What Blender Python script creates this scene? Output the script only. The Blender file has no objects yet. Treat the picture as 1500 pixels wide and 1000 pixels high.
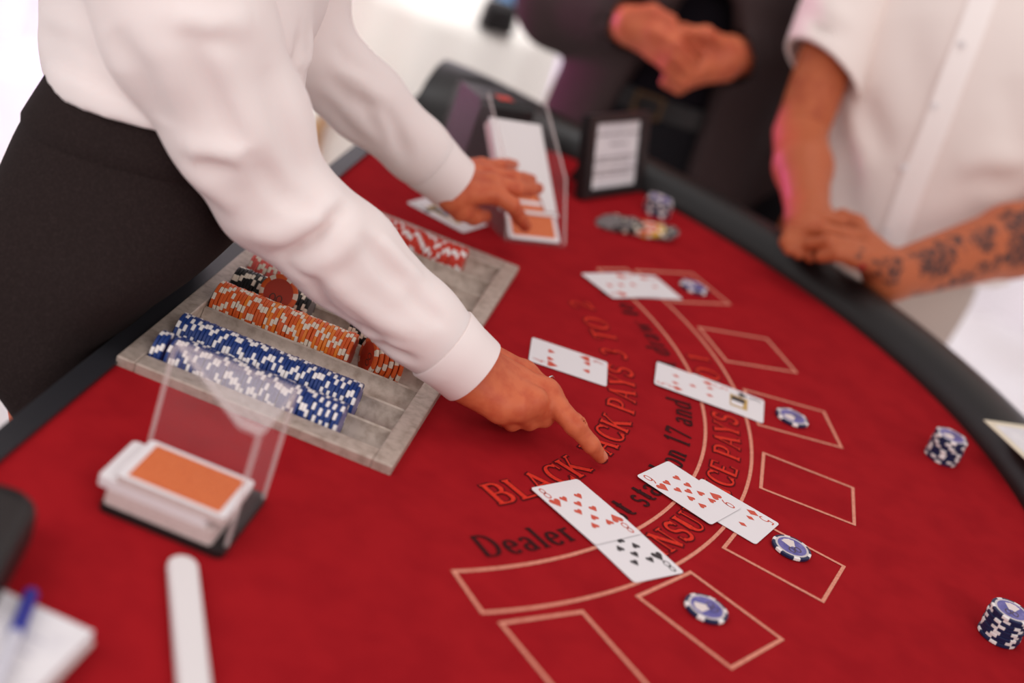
import bpy, math, random
import numpy as np
from mathutils import Matrix, Vector

random.seed(4)
SC = bpy.context.scene
COL = SC.collection
TZ = 0.88                       # height of the felt above the floor; heights below are given from the felt
CAMH = 0.6579

# ------------------------------------------------------------------ camera
PIT, ROL, FPX = 0.4110985, 0.3507941, 2227.07
FW = np.array([0, math.cos(PIT), -math.sin(PIT)])
_r0 = np.array([1.0, 0, 0]); _u0 = np.cross(_r0, FW)
RT = math.cos(ROL) * _r0 + math.sin(ROL) * _u0
UP = -math.sin(ROL) * _r0 + math.cos(ROL) * _u0
EYE = np.array([0, 0, CAMH])
cd = bpy.data.cameras.new('camera'); cam = bpy.data.objects.new('camera', cd); COL.objects.link(cam)
m = Matrix(((RT[0], UP[0], -FW[0], 0), (RT[1], UP[1], -FW[1], 0), (RT[2], UP[2], -FW[2], CAMH + TZ), (0, 0, 0, 1)))
cam.matrix_world = m
cd.sensor_width = 36; cd.lens = FPX * 36 / 1500; cd.clip_start = .05
cd.dof.use_dof = True; cd.dof.focus_distance = 1.46; cd.dof.aperture_fstop = 2.0; cd.dof.aperture_blades = 0
SC.camera = cam

# ------------------------------------------------------------------ world, light, exposure
SC.view_settings.view_transform = 'Standard'; SC.view_settings.look = 'None'
SC.view_settings.gamma = 1; SC.view_settings.use_curve_mapping = False
SC.view_settings.exposure = 0.0
w = bpy.data.worlds.new('world'); SC.world = w; w.use_nodes = True
bg = w.node_tree.nodes['Background']
bg.inputs[0].default_value = (1.0, .94, .935, 1); bg.inputs[1].default_value = 0.60
def area(name, loc, target, size, power, color, sy=None):
    l = bpy.data.lights.new(name, 'AREA'); l.energy = power; l.color = color; l.size = size
    if sy: l.shape = 'RECTANGLE'; l.size_y = sy
    o = bpy.data.objects.new(name, l); COL.objects.link(o); o.location = loc
    o.rotation_euler = (Vector(target) - Vector(loc)).to_track_quat('-Z', 'Y').to_euler()
    return o
area('front_fill_light', (1.7, -1.3, 2.8), (-.1, 1.6, .95), 2.4, 40, (1, .95, .93), 1.6)  # added soft fill from the right front to brighten the sleeves, not a window
area('side_fill_light', (-1.5, .1, 2.2), (-.35, .9, .9), 1.2, 13, (1, .95, .95))  # unseen fill added to lift the near left felt; no window stands here
area('marquee_roof_light', (0.9, 2.6, 4.0), (0.3, 1.9, 0), 2.6, 14, (1, .90, .85))
fl = area('far_floor_light', (-.2, 2.9, 3.6), (-.5, 4.7, .2), 2.0, 22, (.96, .97, 1.0)); fl.data.spread = math.radians(75)  # added fill without a real lamp, whitens the background floor and drape
sl = bpy.data.lights.new('magenta_spot', 'SPOT'); sl.energy = 160; sl.color = (1, .08, .55); sl.spot_size = math.radians(46); sl.spot_blend = .5; sl.shadow_soft_size = .12
so = bpy.data.objects.new('magenta_spot', sl); COL.objects.link(so); so.location = (-1.55, 3.4, .75); so.rotation_euler = (Vector((.3, 2.45, 1.12)) - so.location).to_track_quat('-Z', 'Y').to_euler()

def glow(name, loc, power, color):
    l = bpy.data.lights.new(name, 'POINT'); l.energy = power; l.color = color; l.shadow_soft_size = .06
    o = bpy.data.objects.new(name, l); COL.objects.link(o); o.location = loc
glow('violet_uplighter', (-1.5, 4.35, .12), 1.6, (.55, .25, 1)); glow('violet_uplighter', (-.55, 5.0, .12), 1.6, (.55, .30, 1))

# ------------------------------------------------------------------ coordinates
def P(x, y, z=None, d=None):
    """point seen at photo position x, y: on the level z above the felt, or at distance d"""
    v = FW + (x - 750) / FPX * RT - (y - 500) / FPX * UP
    if d is None: d = (z - CAMH) / v[2]
    return EYE + v * d
C0 = np.array([-0.29470, 1.45010]); TA = math.radians(-3.76)
AX = np.array([math.cos(TA), math.sin(TA)]); BX = np.array([-math.sin(TA), math.cos(TA)])
def TL(lx, ly, z=0.0):
    """table coordinates (x towards the players, y along the dealer's edge) to scene"""
    q = C0 + AX * lx + BX * ly
    return np.array([q[0], q[1], z])
def toT(p):
    q = np.array(p[:2]) - C0
    return float(q @ AX), float(q @ BX)

# ------------------------------------------------------------------ materials
def lin(c):
    c = c / 255.0
    return c / 12.92 if c <= .04045 else ((c + .055) / 1.055) ** 2.4
def rgb(r, g, b): return (lin(r), lin(g), lin(b), 1)
MATS = {}
def mat(name, col, rough=.6, metal=0, spec=.5, noise=None, bump=None, sheen=0, sss=0, trans=0, ior=1.45, coat=0, alpha=1):
    if name in MATS: return MATS[name]
    M = bpy.data.materials.new(name); M.use_nodes = True; nt = M.node_tree; b = nt.nodes['Principled BSDF']
    b.inputs['Base Color'].default_value = col; b.inputs['Roughness'].default_value = rough
    b.inputs['Metallic'].default_value = metal; b.inputs['Specular IOR Level'].default_value = spec
    b.inputs['Sheen Weight'].default_value = sheen; b.inputs['Coat Weight'].default_value = coat
    b.inputs['Transmission Weight'].default_value = trans; b.inputs['IOR'].default_value = ior
    if sss:
        b.inputs['Subsurface Weight'].default_value = sss; b.inputs['Subsurface Radius'].default_value = (.010, .004, .002)
        b.inputs['Subsurface Scale'].default_value = .6
    tc = nt.nodes.new('ShaderNodeTexCoord')
    if noise:
        sc, col2, lo, hi = noise
        n = nt.nodes.new('ShaderNodeTexNoise'); n.inputs['Scale'].default_value = sc; n.inputs['Detail'].default_value = 6
        r = nt.nodes.new('ShaderNodeMapRange'); r.inputs[1].default_value = lo; r.inputs[2].default_value = hi
        x = nt.nodes.new('ShaderNodeMix'); x.data_type = 'RGBA'
        x.inputs[6].default_value = col; x.inputs[7].default_value = col2
        nt.links.new(tc.outputs['Object'], n.inputs['Vector']); nt.links.new(n.outputs['Fac'], r.inputs[0])
        nt.links.new(r.outputs[0], x.inputs[0]); nt.links.new(x.outputs[2], b.inputs['Base Color'])
    if bump:
        sc, st, ds = bump
        n = nt.nodes.new('ShaderNodeTexNoise'); n.inputs['Scale'].default_value = sc; n.inputs['Detail'].default_value = 4
        bp = nt.nodes.new('ShaderNodeBump'); bp.inputs['Strength'].default_value = st; bp.inputs['Distance'].default_value = ds
        nt.links.new(tc.outputs['Object'], n.inputs['Vector']); nt.links.new(n.outputs['Fac'], bp.inputs['Height'])
        nt.links.new(bp.outputs[0], b.inputs['Normal'])
    MATS[name] = M
    return M
M_felt = mat('red_felt', rgb(160, 24, 31), .95, spec=.08, noise=(30, rgb(150, 20, 28), .38, .66), bump=(1400, .5, .0006))
M_line = mat('pale_print', rgb(224, 150, 128), .9, spec=.15, noise=(300, rgb(205, 124, 104), .4, .7))
M_redletter = mat('orange_print', rgb(216, 52, 36), .9, spec=.15, noise=(300, rgb(196, 42, 32), .4, .7))
M_outline = mat('maroon_print', rgb(88, 14, 20), .9, spec=.15)
M_blackletter = mat('black_print', rgb(50, 18, 20), .9, spec=.15, noise=(300, rgb(72, 20, 24), .45, .7))
M_vinyl = mat('black_vinyl', rgb(18, 15, 15), .40, spec=.6, bump=(500, .25, .0006))
M_trim = mat('black_trim', rgb(38, 38, 42), .38, spec=.5)
M_wood = mat('dark_wood', rgb(50, 34, 28), .5, noise=(12, rgb(34, 22, 18), .4, .6))
M_alu = mat('tray_metal', rgb(194, 178, 166), .46, metal=.3, noise=(110, rgb(162, 145, 132), .42, .72), bump=(260, .2, .0006))
M_card = mat('card_white', rgb(232, 227, 229), .45, spec=.4)
M_cardred = mat('card_red_ink', rgb(206, 78, 56), .5)
M_cardblack = mat('card_black_ink', rgb(48, 40, 44), .5)
M_cardgold = mat('card_gold_ink', rgb(196, 160, 92), .5)
M_cardblue = mat('card_blue_ink', rgb(70, 84, 130), .5)
M_cardedge = mat('card_stock_edge', rgb(222, 206, 202), .7, noise=(900, rgb(200, 182, 178), .4, .6))
M_orangeback = mat('orange_card_back', rgb(220, 118, 66), .5, noise=(700, rgb(206, 100, 52), .4, .6))
M_acryl = mat('clear_acrylic', rgb(236, 226, 228), .05, spec=.6); M_acryl.node_tree.nodes['Principled BSDF'].inputs['Alpha'].default_value = .035
M_acryltop = mat('acrylic_top', rgb(240, 230, 230), .12, spec=.6); M_acryltop.node_tree.nodes['Principled BSDF'].inputs['Alpha'].default_value = .22
M_acryledge = mat('acrylic_edge', rgb(240, 226, 224), .2, spec=.6); M_acryledge.node_tree.nodes['Principled BSDF'].inputs['Alpha'].default_value = .32
M_blackplastic = mat('black_plastic', rgb(30, 27, 28), .4)
M_whiteplastic = mat('white_plastic', rgb(228, 222, 222), .4)
M_navy = mat('chip_navy', rgb(24, 36, 74), .45)
M_blue = mat('chip_blue', rgb(28, 56, 120), .45)
M_orange = mat('chip_orange', rgb(222, 96, 40), .45)
M_orange2 = mat('chip_amber', rgb(236, 130, 44), .45)
M_black = mat('chip_black', rgb(28, 27, 28), .45)
M_pink = mat('chip_pink', rgb(228, 100, 92), .45)
M_redchip = mat('chip_red', rgb(206, 58, 42), .45)
M_grey = mat('chip_grey', rgb(120, 112, 112), .45)
M_yellow = mat('chip_yellow', rgb(214, 170, 50), .45)
M_spot = mat('chip_cream_spot', rgb(236, 222, 204), .5)
M_spotw = mat('chip_white_spot', rgb(238, 232, 230), .5)
M_ring = mat('chip_pale_ring', rgb(206, 196, 196), .45)
M_inlay = mat('chip_violet_inlay', rgb(78, 76, 150), .3, noise=(160, rgb(120, 112, 176), .4, .7))
M_inlayp = mat('chip_pale_print', rgb(226, 212, 208), .4)
M_inlayr = mat('chip_inlay_red', rgb(178, 58, 36), .4)
M_inlayo = mat('chip_inlay_dark', rgb(70, 50, 44), .4)
M_skinD = mat('skin_dealer', rgb(206, 108, 72), .5, spec=.3, sss=.15, noise=(70, rgb(192, 88, 58), .42, .68), bump=(420, .16, .0006))
M_skinM = mat('skin_guest', rgb(182, 96, 60), .5, spec=.3, sss=.15, noise=(40, rgb(166, 80, 50), .42, .66))
M_skinS = mat('skin_suit_guest', rgb(200, 106, 72), .5, spec=.3, sss=.15, noise=(40, rgb(184, 86, 60), .42, .66))
M_nail = mat('nail', rgb(214, 126, 98), .5, spec=.3)
M_placket = mat('shirt_placket', rgb(250, 240, 236), .8, spec=.2)
M_petrol = mat('dark_navy_cloth', rgb(20, 22, 32), .85, spec=.1)
M_shirtD = mat('white_blouse', rgb(240, 227, 224), .75, spec=.2, sss=.35, bump=(60, .10, .004))
M_cuff = mat('white_cuff', rgb(240, 227, 224), .75, spec=.2, bump=(60, .10, .004))
M_shirtM = mat('white_shirt', rgb(236, 222, 216), .8, spec=.2, bump=(45, .12, .005))
for q in (M_shirtD,):
    b_ = q.node_tree.nodes['Principled BSDF']; b_.inputs['Subsurface Radius'].default_value = (.9, .75, .7); b_.inputs['Subsurface Scale'].default_value = .025
M_skirt = mat('black_skirt', rgb(36, 27, 26), .9, spec=.15, noise=(600, rgb(46, 36, 35), .45, .65))
M_suit = mat('charcoal_suit', rgb(66, 52, 52), .9, spec=.15, noise=(300, rgb(54, 43, 43), .4, .65))
M_navyshirt = mat('dark_navy_shirt', rgb(22, 18, 24), .85, spec=.1)
M_trouser = mat('black_trousers', rgb(22, 20, 24), .85, spec=.2)
M_beige = mat('beige_trousers', rgb(188, 170, 160), .85, spec=.2, bump=(30, .2, .006))
M_leather = mat('black_leather', rgb(26, 22, 22), .45)
M_brass = mat('brass', rgb(150, 110, 70), .35, metal=.9)
M_silver = mat('silver', rgb(225, 225, 225), .2, metal=1)
M_gem = mat('gem', (1, 1, 1, 1), .02, trans=1, ior=1.8)
M_hair = mat('dark_brown_hair', rgb(52, 34, 26), .55, noise=(60, rgb(34, 22, 18), .4, .6))
M_hair2 = mat('grey_brown_hair', rgb(74, 58, 48), .6, noise=(60, rgb(50, 40, 34), .4, .6))
M_eye = mat('eye_white', rgb(236, 230, 226), .3)
M_iris = mat('iris', rgb(60, 40, 28), .2)
M_lip = mat('lip', rgb(176, 84, 76), .45)
M_paper = mat('paper', rgb(232, 228, 230), .8, noise=(40, rgb(222, 218, 222), .4, .6))
M_ink = mat('printed_ink', rgb(120, 108, 110), .8)
M_penblue = mat('blue_plastic', rgb(34, 46, 150), .35)
M_tick = mat('cream_card', rgb(226, 214, 190), .6)
M_drape = mat('white_drape', rgb(244, 238, 242), .9, spec=.1)
M_floor = mat('pale_floor', rgb(244, 240, 242), .6, noise=(3, rgb(236, 230, 230), .4, .6))
M_cloth = mat('white_tablecloth', rgb(242, 236, 228), .85, spec=.1)
M_gold = mat('gold_chair_wood', rgb(206, 152, 84), .45, noise=(20, rgb(186, 132, 68), .4, .6))
M_bluecloth = mat('blue_cloth', rgb(96, 140, 186), .85)

# ------------------------------------------------------------------ mesh helpers
class MB:
    def __init__(s): s.v = []; s.f = []; s.m = []
    def add(s, v, f, mi=0):
        o = len(s.v); s.v += [tuple(map(float, p)) for p in v]; s.f += [[i + o for i in q] for q in f]; s.m += [mi] * len(f)
        return s
    def box(s, lo, hi, mi=0, T=None):
        x0, y0, z0 = lo; x1, y1, z1 = hi
        v = [(x0, y0, z0), (x1, y0, z0), (x1, y1, z0), (x0, y1, z0), (x0, y0, z1), (x1, y0, z1), (x1, y1, z1), (x0, y1, z1)]
        if T: v = [T(p) for p in v]
        return s.add(v, [[0, 3, 2, 1], [4, 5, 6, 7], [0, 1, 5, 4], [1, 2, 6, 5], [2, 3, 7, 6], [3, 0, 4, 7]], mi)
    def prism(s, pts, z0, z1, mi=0, T=None, ms=None):
        n = len(pts); v = [(x, y, z0) for x, y in pts] + [(x, y, z1) for x, y in pts]
        if T: v = [T(p) for p in v]
        s.add(v, [list(range(n))[::-1], list(range(n, 2 * n))], mi)
        o = len(s.v) - 2 * n
        for i in range(n):
            j = (i + 1) % n; s.f.append([o + i, o + j, o + n + j, o + n + i]); s.m.append(mi if ms is None else ms)
        return s
    def rings(s, rings, closed=True, caps=True, mi=0):
        n = len(rings[0]); o = len(s.v)
        for r in rings: s.v += [tuple(map(float, p)) for p in r]
        for k in range(len(rings) - 1):
            for i in range(n if closed else n - 1):
                j = (i + 1) % n
                s.f.append([o + k * n + i, o + k * n + j, o + (k + 1) * n + j, o + (k + 1) * n + i]); s.m.append(mi)
        if caps:
            s.f.append([o + i for i in range(n)][::-1]); s.m.append(mi)
            s.f.append([o + (len(rings) - 1) * n + i for i in range(n)]); s.m.append(mi)
        return s
    def tube(s, pts, r, n=10, mi=0):
        pts = [np.array(p, float) for p in pts]; rs = r if isinstance(r, (list, tuple)) else [r] * len(pts); R = []
        t0 = pts[1] - pts[0]; a = np.cross(t0, (0, 0, 1.0))
        if np.linalg.norm(a) < 1e-6: a = np.array([1.0, 0, 0])
        for i, p in enumerate(pts):
            t = pts[min(i + 1, len(pts) - 1)] - pts[max(i - 1, 0)]; t /= np.linalg.norm(t)
            a = a - t * (a @ t); a /= np.linalg.norm(a); b = np.cross(t, a)
            R.append([p + rs[i] * (math.cos(q) * a + math.sin(q) * b) for q in np.linspace(0, 2 * math.pi, n, endpoint=False)])
        return s.rings(R, mi=mi)
    def lathe(s, prof, n=32, mi=0):
        return s.rings([[(r * math.cos(a), r * math.sin(a), z) for a in np.linspace(0, 2 * math.pi, n, endpoint=False)] for r, z in prof], mi=mi)
def mesh(name, mb, mats, smooth=False):
    me = bpy.data.meshes.new(name); me.from_pydata(mb.v, [], mb.f)
    mats = mats if isinstance(mats, (list, tuple)) else [mats]
    for q in mats: me.materials.append(q)
    if len(mats) > 1: me.polygons.foreach_set('material_index', mb.m)
    if smooth == True: me.polygons.foreach_set('use_smooth', [True] * len(me.polygons))
    me.validate(); me.update()
    if smooth and smooth is not True:
        me.polygons.foreach_set('use_smooth', [True] * len(me.polygons)); me.set_sharp_from_angle(angle=math.radians(smooth))
    return me
def tag(o, label=None, cat=None, group=None, kind=None):
    if label: o['label'] = label
    if cat: o['category'] = cat
    if group: o['group'] = group
    if kind: o['kind'] = kind
    return o
def thing(name, loc, label, cat, rz=0, group=None, rot=None):
    o = bpy.data.objects.new(name, None); COL.objects.link(o); o.empty_display_size = .05
    o.location = (loc[0], loc[1], loc[2] + TZ); o.rotation_euler = rot or (0, 0, rz)
    return tag(o, label, cat, group)
def put(name, me, parent=None, loc=None, rot=None):
    o = bpy.data.objects.new(name, me); COL.objects.link(o)
    if parent is not None: o.parent = parent
    if loc is not None: o.location = (loc[0], loc[1], loc[2] + (TZ if parent is None else 0))
    if rot is not None: o.rotation_euler = rot
    return o
def part(name, mb, mats, parent, smooth=False, world=False, label=None):
    """a part; with world=True the vertices are scene points and the parent is not rotated"""
    if world:
        L = parent.location; ox, oy, oz = L[0], L[1], L[2] - TZ
        q = parent.parent
        while q is not None: ox += q.location[0]; oy += q.location[1]; oz += q.location[2]; q = q.parent
        if parent.parent is not None: oz += 0
        mb.v = [(x - ox, y - oy, z - oz) for x, y, z in mb.v]
    o = put(name, mesh(name, mb, mats, smooth), parent)
    if label: o['label'] = label
    return o
def arc(cx, cy, rx, ry, a0, a1, n=12):
    return [(cx + rx * math.cos(math.radians(a0 + (a1 - a0) * i / n)), cy + ry * math.sin(math.radians(a0 + (a1 - a0) * i / n))) for i in range(n + 1)]
def rrect(w, h, r, n=4):
    p = []
    for cx, cy, a in ((w / 2 - r, h / 2 - r, 0), (-w / 2 + r, h / 2 - r, 90), (-w / 2 + r, -h / 2 + r, 180), (w / 2 - r, -h / 2 + r, 270)):
        p += arc(cx, cy, r, r, a, a + 90, n)
    return p

# ------------------------------------------------------------------ blended solids (bodies and cloth)
class SDF:
    def __init__(s): s.p = []
    def cap(s, a, b, ra, rb=None, k=.01, op='add', u=None, f=1.0):
        s.p.append((np.array(a, float), np.array(b, float), ra, ra if rb is None else rb, k, op, None if u is None else np.array(u, float) / np.linalg.norm(u), f)); return s
    def chain(s, pts, rs, k=.006, **kw):
        for i in range(len(pts) - 1): s.cap(pts[i], pts[i + 1], rs[i], rs[i + 1], k, **kw)
        return s
    def disp(s, pts, amp, r):
        """a soft valley (amp > 0) or ridge (amp < 0) of width r that runs along pts and fades at both ends"""
        if len(pts) > 1: s.p.append((np.array(pts, float), np.array([amp]), r, r, 0, 'disp', None, 1))
        return s
    def plane(s, p, n, k=.002):
        s.p.append((np.array(p, float), np.array(n, float) / np.linalg.norm(n), 0, 0, k, 'plane', None, 1)); return s
    def boxsub(s, lo, hi):
        s.p.append((np.array(lo, float), np.array(hi, float), 0, 0, 0, 'box', None, 1)); return s
    @staticmethod
    def _cap(X, Y, Z, a, b, ra, rb, u, f):
        px, py, pz = X - a[0], Y - a[1], Z - a[2]; d = b - a
        if u is not None and f != 1.0:
            c = (px * u[0] + py * u[1] + pz * u[2]) * (f - 1)
            px = px + c * u[0]; py = py + c * u[1]; pz = pz + c * u[2]
            d = d + (d @ u) * (f - 1) * u
        L = d @ d
        t = np.clip((px * d[0] + py * d[1] + pz * d[2]) / L, 0, 1) if L > 1e-12 else 0.0
        q = np.sqrt((px - t * d[0]) ** 2 + (py - t * d[1]) ** 2 + (pz - t * d[2]) ** 2) - (ra + t * (rb - ra))
        return q / max(f, 1.0) if f > 1 else q
    def apply(s, D, X, Y, Z, e):
        a, b, ra, rb, k, op, u, f = e
        if op == 'plane':
            q = (X - a[0]) * b[0] + (Y - a[1]) * b[1] + (Z - a[2]) * b[2]
            return np.maximum(D, q)
        if op == 'box':
            c = (a + b) / 2; h = (b - a) / 2
            q = np.maximum(np.maximum(abs(X - c[0]) - h[0], abs(Y - c[1]) - h[1]), abs(Z - c[2]) - h[2])
            return np.maximum(D, -q)
        if op == 'disp':
            sg = np.linalg.norm(np.diff(a, axis=0), axis=1); tot = sg.sum(); acc = 0; best = None
            for i in range(len(a) - 1):
                d = a[i + 1] - a[i]; L = max(d @ d, 1e-12)
                t = np.clip(((X - a[i][0]) * d[0] + (Y - a[i][1]) * d[1] + (Z - a[i][2]) * d[2]) / L, 0, 1)
                q = (X - a[i][0] - t * d[0]) ** 2 + (Y - a[i][1] - t * d[1]) ** 2 + (Z - a[i][2] - t * d[2]) ** 2
                g = np.exp(-q / (ra * ra)) * np.sin(np.pi * np.clip((acc + t * sg[i]) / tot, .02, .98)) ** .6
                best = g if best is None else np.maximum(best, g); acc += sg[i]
            return D + b[0] * best
        q = s._cap(X, Y, Z, a, b, ra, rb, u, f)
        if op == 'add':
            h = np.clip(.5 + .5 * (D - q) / k, 0, 1); return D + (q - D) * h - k * h * (1 - h)
        h = np.clip(.5 - .5 * (D + q) / k, 0, 1); return D + (-q - D) * h + k * h * (1 - h)
    def at(s, p):
        D = np.array(1e3); X, Y, Z = (np.array(float(c)) for c in p)
        for e in s.p: D = s.apply(D, X, Y, Z, e)
        return float(D)
    def crease(s, pts, amp, r, d0=.9):
        q = [s.hit(x, y, d0) for x, y in pts]; q = [p for p in q if abs(s.at(p)) < .004]
        return s.disp(q, amp, r)
    def hit(s, x, y, d0=.9, d1=3.5):
        v = P(x, y, d=1.0) - EYE; L = np.linalg.norm(v); d = d0
        for _ in range(200):
            q = s.at(EYE + v * d)
            if q < .0005 or d > d1: break
            d += max(q * .8, .0004) / L
        return EYE + v * d
    def build(s, h, pad=.012, bounds=None):
        los, his = [], []
        for a, b, ra, rb, k, op, u, f in s.p:
            if op != 'add': continue
            R = max(ra, rb) / min(f, 1.0) + pad
            los.append(np.minimum(a, b) - R); his.append(np.maximum(a, b) + R)
        lo, hi = np.min(los, 0), np.max(his, 0)
        if bounds: lo = np.maximum(lo, bounds[0]); hi = np.minimum(hi, bounds[1])
        n = np.ceil((hi - lo) / h).astype(int) + 1
        ax = [lo[i] + h * np.arange(n[i]) for i in range(3)]
        D = np.full(n, 1.0, np.float32)
        for e in s.p:
            a, b, ra, rb, k, op, u, f = e
            if op in ('plane',):
                X, Y, Z = np.meshgrid(*ax, indexing='ij', sparse=True); D = s.apply(D, X, Y, Z, e).astype(np.float32); continue
            if op == 'box': l, g = a - h, b + h
            elif op == 'disp': l, g = a.min(0) - 2.6 * ra, a.max(0) + 2.6 * ra
            else:
                R = max(ra, rb) / min(f, 1.0) + k * 1.05 + 3 * h; l, g = np.minimum(a, b) - R, np.maximum(a, b) + R
            i0 = np.clip(np.floor((l - lo) / h).astype(int), 0, n); i1 = np.clip(np.ceil((g - lo) / h).astype(int) + 1, 0, n)
            if (i1 <= i0).any(): continue
            sl = tuple(slice(i0[i], i1[i]) for i in range(3))
            X, Y, Z = np.meshgrid(*[ax[i][sl[i]] for i in range(3)], indexing='ij', sparse=True)
            D[sl] = s.apply(D[sl], X, Y, Z, e)
        return nets(D, lo, h)
def nets(D, lo, h):
    D = D.copy()
    for i in range(3):
        sl = [slice(None)] * 3
        for q in (0, -1): sl[i] = q; D[tuple(sl)] = np.maximum(D[tuple(sl)], h * .5)
    ins = D < 0; nx, ny, nz = D.shape
    c = sum(ins[i:nx - 1 + i, j:ny - 1 + j, k:nz - 1 + k].astype(np.int8) for i in (0, 1) for j in (0, 1) for k in (0, 1))
    cells = np.argwhere((c > 0) & (c < 8)); idx = np.full((nx - 1, ny - 1, nz - 1), -1, np.int32); idx[tuple(cells.T)] = np.arange(len(cells))
    acc = np.zeros((len(cells), 3)); cnt = np.zeros(len(cells))
    co = [(i, j, k) for i in (0, 1) for j in (0, 1) for k in (0, 1)]
    for p in co:
        for a in range(3):
            if p[a]: continue
            q = list(p); q[a] = 1
            d0 = D[tuple((cells + p).T)]; d1 = D[tuple((cells + q).T)]
            mk = (d0 < 0) != (d1 < 0); t = np.where(mk, d0 / np.where(mk, d0 - d1, 1), 0)
            pt = np.array(p)[None] + t[:, None] * (np.array(q) - np.array(p))[None]
            acc[mk] += pt[mk]; cnt[mk] += 1
    V = (cells + acc / cnt[:, None]) * h + lo
    F = []
    for a in range(3):
        s0 = [slice(None)] * 3; s1 = [slice(None)] * 3; s0[a] = slice(0, -1); s1[a] = slice(1, None)
        A, B = ins[tuple(s0)], ins[tuple(s1)]
        for flip, mk in ((0, A & ~B), (1, ~A & B)):
            e = np.argwhere(mk); b, g = (a + 1) % 3, (a + 2) % 3
            e = e[(e[:, b] > 0) & (e[:, g] > 0)]
            o = []
            for db, dg in ((-1, -1), (0, -1), (0, 0), (-1, 0)):
                q = e.copy(); q[:, b] += db; q[:, g] += dg; o.append(idx[tuple(q.T)])
            q = np.stack(o, 1)
            F.append(q if not flip else q[:, ::-1])
    F = np.concatenate(F); F = F[(F >= 0).all(1)]
    return V, F
def relax(V, F, it=2, lam=.4):
    for _ in range(it):
        S_ = np.zeros_like(V); N = np.zeros(len(V))
        for i in range(4):
            a, b = F[:, i], F[:, (i + 1) % 4]
            np.add.at(S_, a, V[b]); np.add.at(N, a, 1)
        V = V + lam * (S_ / np.maximum(N, 1)[:, None] - V)
    return V
def npmesh(name, parts_, mats, origin, mid=None):
    """join (V, F) arrays into one smooth mesh, vertices given in scene space"""
    Vs, Fs, o = [], [], 0; MI = []
    for i, (V, F) in enumerate(parts_):
        Vs.append(V - origin); Fs.append(F + o); o += len(V); MI.append(np.full(len(F), 0 if mid is None else mid[i]))
    V = np.concatenate(Vs); F = np.concatenate(Fs)
    me = bpy.data.meshes.new(name); me.vertices.add(len(V)); me.vertices.foreach_set('co', V.astype(np.float32).ravel())
    me.loops.add(F.size); me.loops.foreach_set('vertex_index', F.astype(np.int32).ravel())
    me.polygons.add(len(F)); me.polygons.foreach_set('loop_start', np.arange(0, F.size, 4, dtype=np.int32))
    mats = mats if isinstance(mats, (list, tuple)) else [mats]
    for q in mats: me.materials.append(q)
    me.update(calc_edges=True); me.polygons.foreach_set('use_smooth', np.ones(len(F), bool))
    if len(mats) > 1: me.polygons.foreach_set('material_index', np.concatenate(MI).astype(np.int32))
    me.validate()
    return me

# ------------------------------------------------------------------ lettering
G = {}
def _g(ch, w, *st): G[ch] = (w, st)
def sv(x, y, e=.14): return ([(x - e, y), (x + e, y)], .06)
TH, TN = .18, .065
_g('B', .82, [(.16, 0), (.16, 1)], [(.16, .97), (.42, .97)] + arc(.42, .745, .23, .225, 90, -90) + [(.16, .52)], [(.42, .52)] + arc(.44, .275, .27, .245, 90, -90) + [(.16, .03)], sv(.12, .97, .1), sv(.12, .03, .1))
_g('L', .76, [(.18, 0), (.18, 1)], ([(.18, .03), (.66, .03), (.70, .27)], .07), sv(.18, .97), sv(.12, .03, .1))
_g('A', .90, ([(.44, 1), (.12, .03)], .07), ([(.42, 1), (.76, 0)], TH), ([(.24, .36), (.62, .36)], .06), sv(.12, .03, .1), sv(.77, .03))
_g('C', .84, arc(.48, .5, .36, .47, 48, 312, 20), ([(.76, .66), (.76, .97)], .07), ([(.76, .05), (.76, .25)], .06))
_g('K', .90, [(.16, 0), (.16, 1)], ([(.2, .40), (.68, .97)], .07), ([(.34, .56), (.76, .03)], TH), sv(.16, .97), sv(.16, .03), sv(.70, .97, .12), sv(.78, .03, .12))
_g('J', .62, [(.40, 1)] + [(.40, .25)] + arc(.24, .2, .16, .2, 0, -150), sv(.40, .97))
_g('P', .78, [(.16, 0), (.16, 1)], [(.16, .97), (.42, .97)] + arc(.42, .71, .25, .26, 90, -90) + [(.16, .45)], sv(.12, .97, .1), sv(.16, .03))
_g('Y', .84, ([(.10, .97), (.42, .45)], TH), ([(.74, .97), (.42, .45)], .07), [(.42, .48), (.42, 0)], sv(.12, .97), sv(.74, .97, .1), sv(.42, .03))
_g('S', .74, (arc(.38, .74, .22, .23, 25, 255, 14) + arc(.36, .26, .26, .25, 65, -155, 14), .13), ([(.61, .72), (.61, .97)], .06), ([(.09, .04), (.09, .3)], .06))
_g('3', .72, (arc(.34, .75, .22, .22, 150, -90, 12) + arc(.34, .27, .27, .26, 90, -150, 12), .12))
_g('T', .82, [(.41, 1), (.41, 0)], ([(.07, .72), (.09, .97), (.73, .97), (.75, .72)], .07), sv(.41, .03))
_g('O', .94, arc(.47, .5, .37, .48, 0, 360, 28))
_g('2', .72, (arc(.35, .72, .25, .25, 160, -35, 12) + [(.12, .06)], .11), ([(.1, .05), (.62, .05), (.65, .22)], .10))
_g('I', .42, [(.21, 0), (.21, 1)], sv(.21, .97), sv(.21, .03))
_g('N', .92, ([(.16, 0), (.16, 1)], .07), ([(.14, 1), (.74, 0)], TH), ([(.74, 0), (.74, 1)], .07), sv(.16, .03), sv(.12, .97, .1), sv(.74, .97))
_g('U', .90, [(.18, 1), (.18, .3)] + arc(.44, .3, .26, .28, 180, 270, 8), (arc(.44, .3, .26, .28, 270, 360, 8) + [(.70, 1)], .07), sv(.18, .97), sv(.70, .97, .12))
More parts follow.
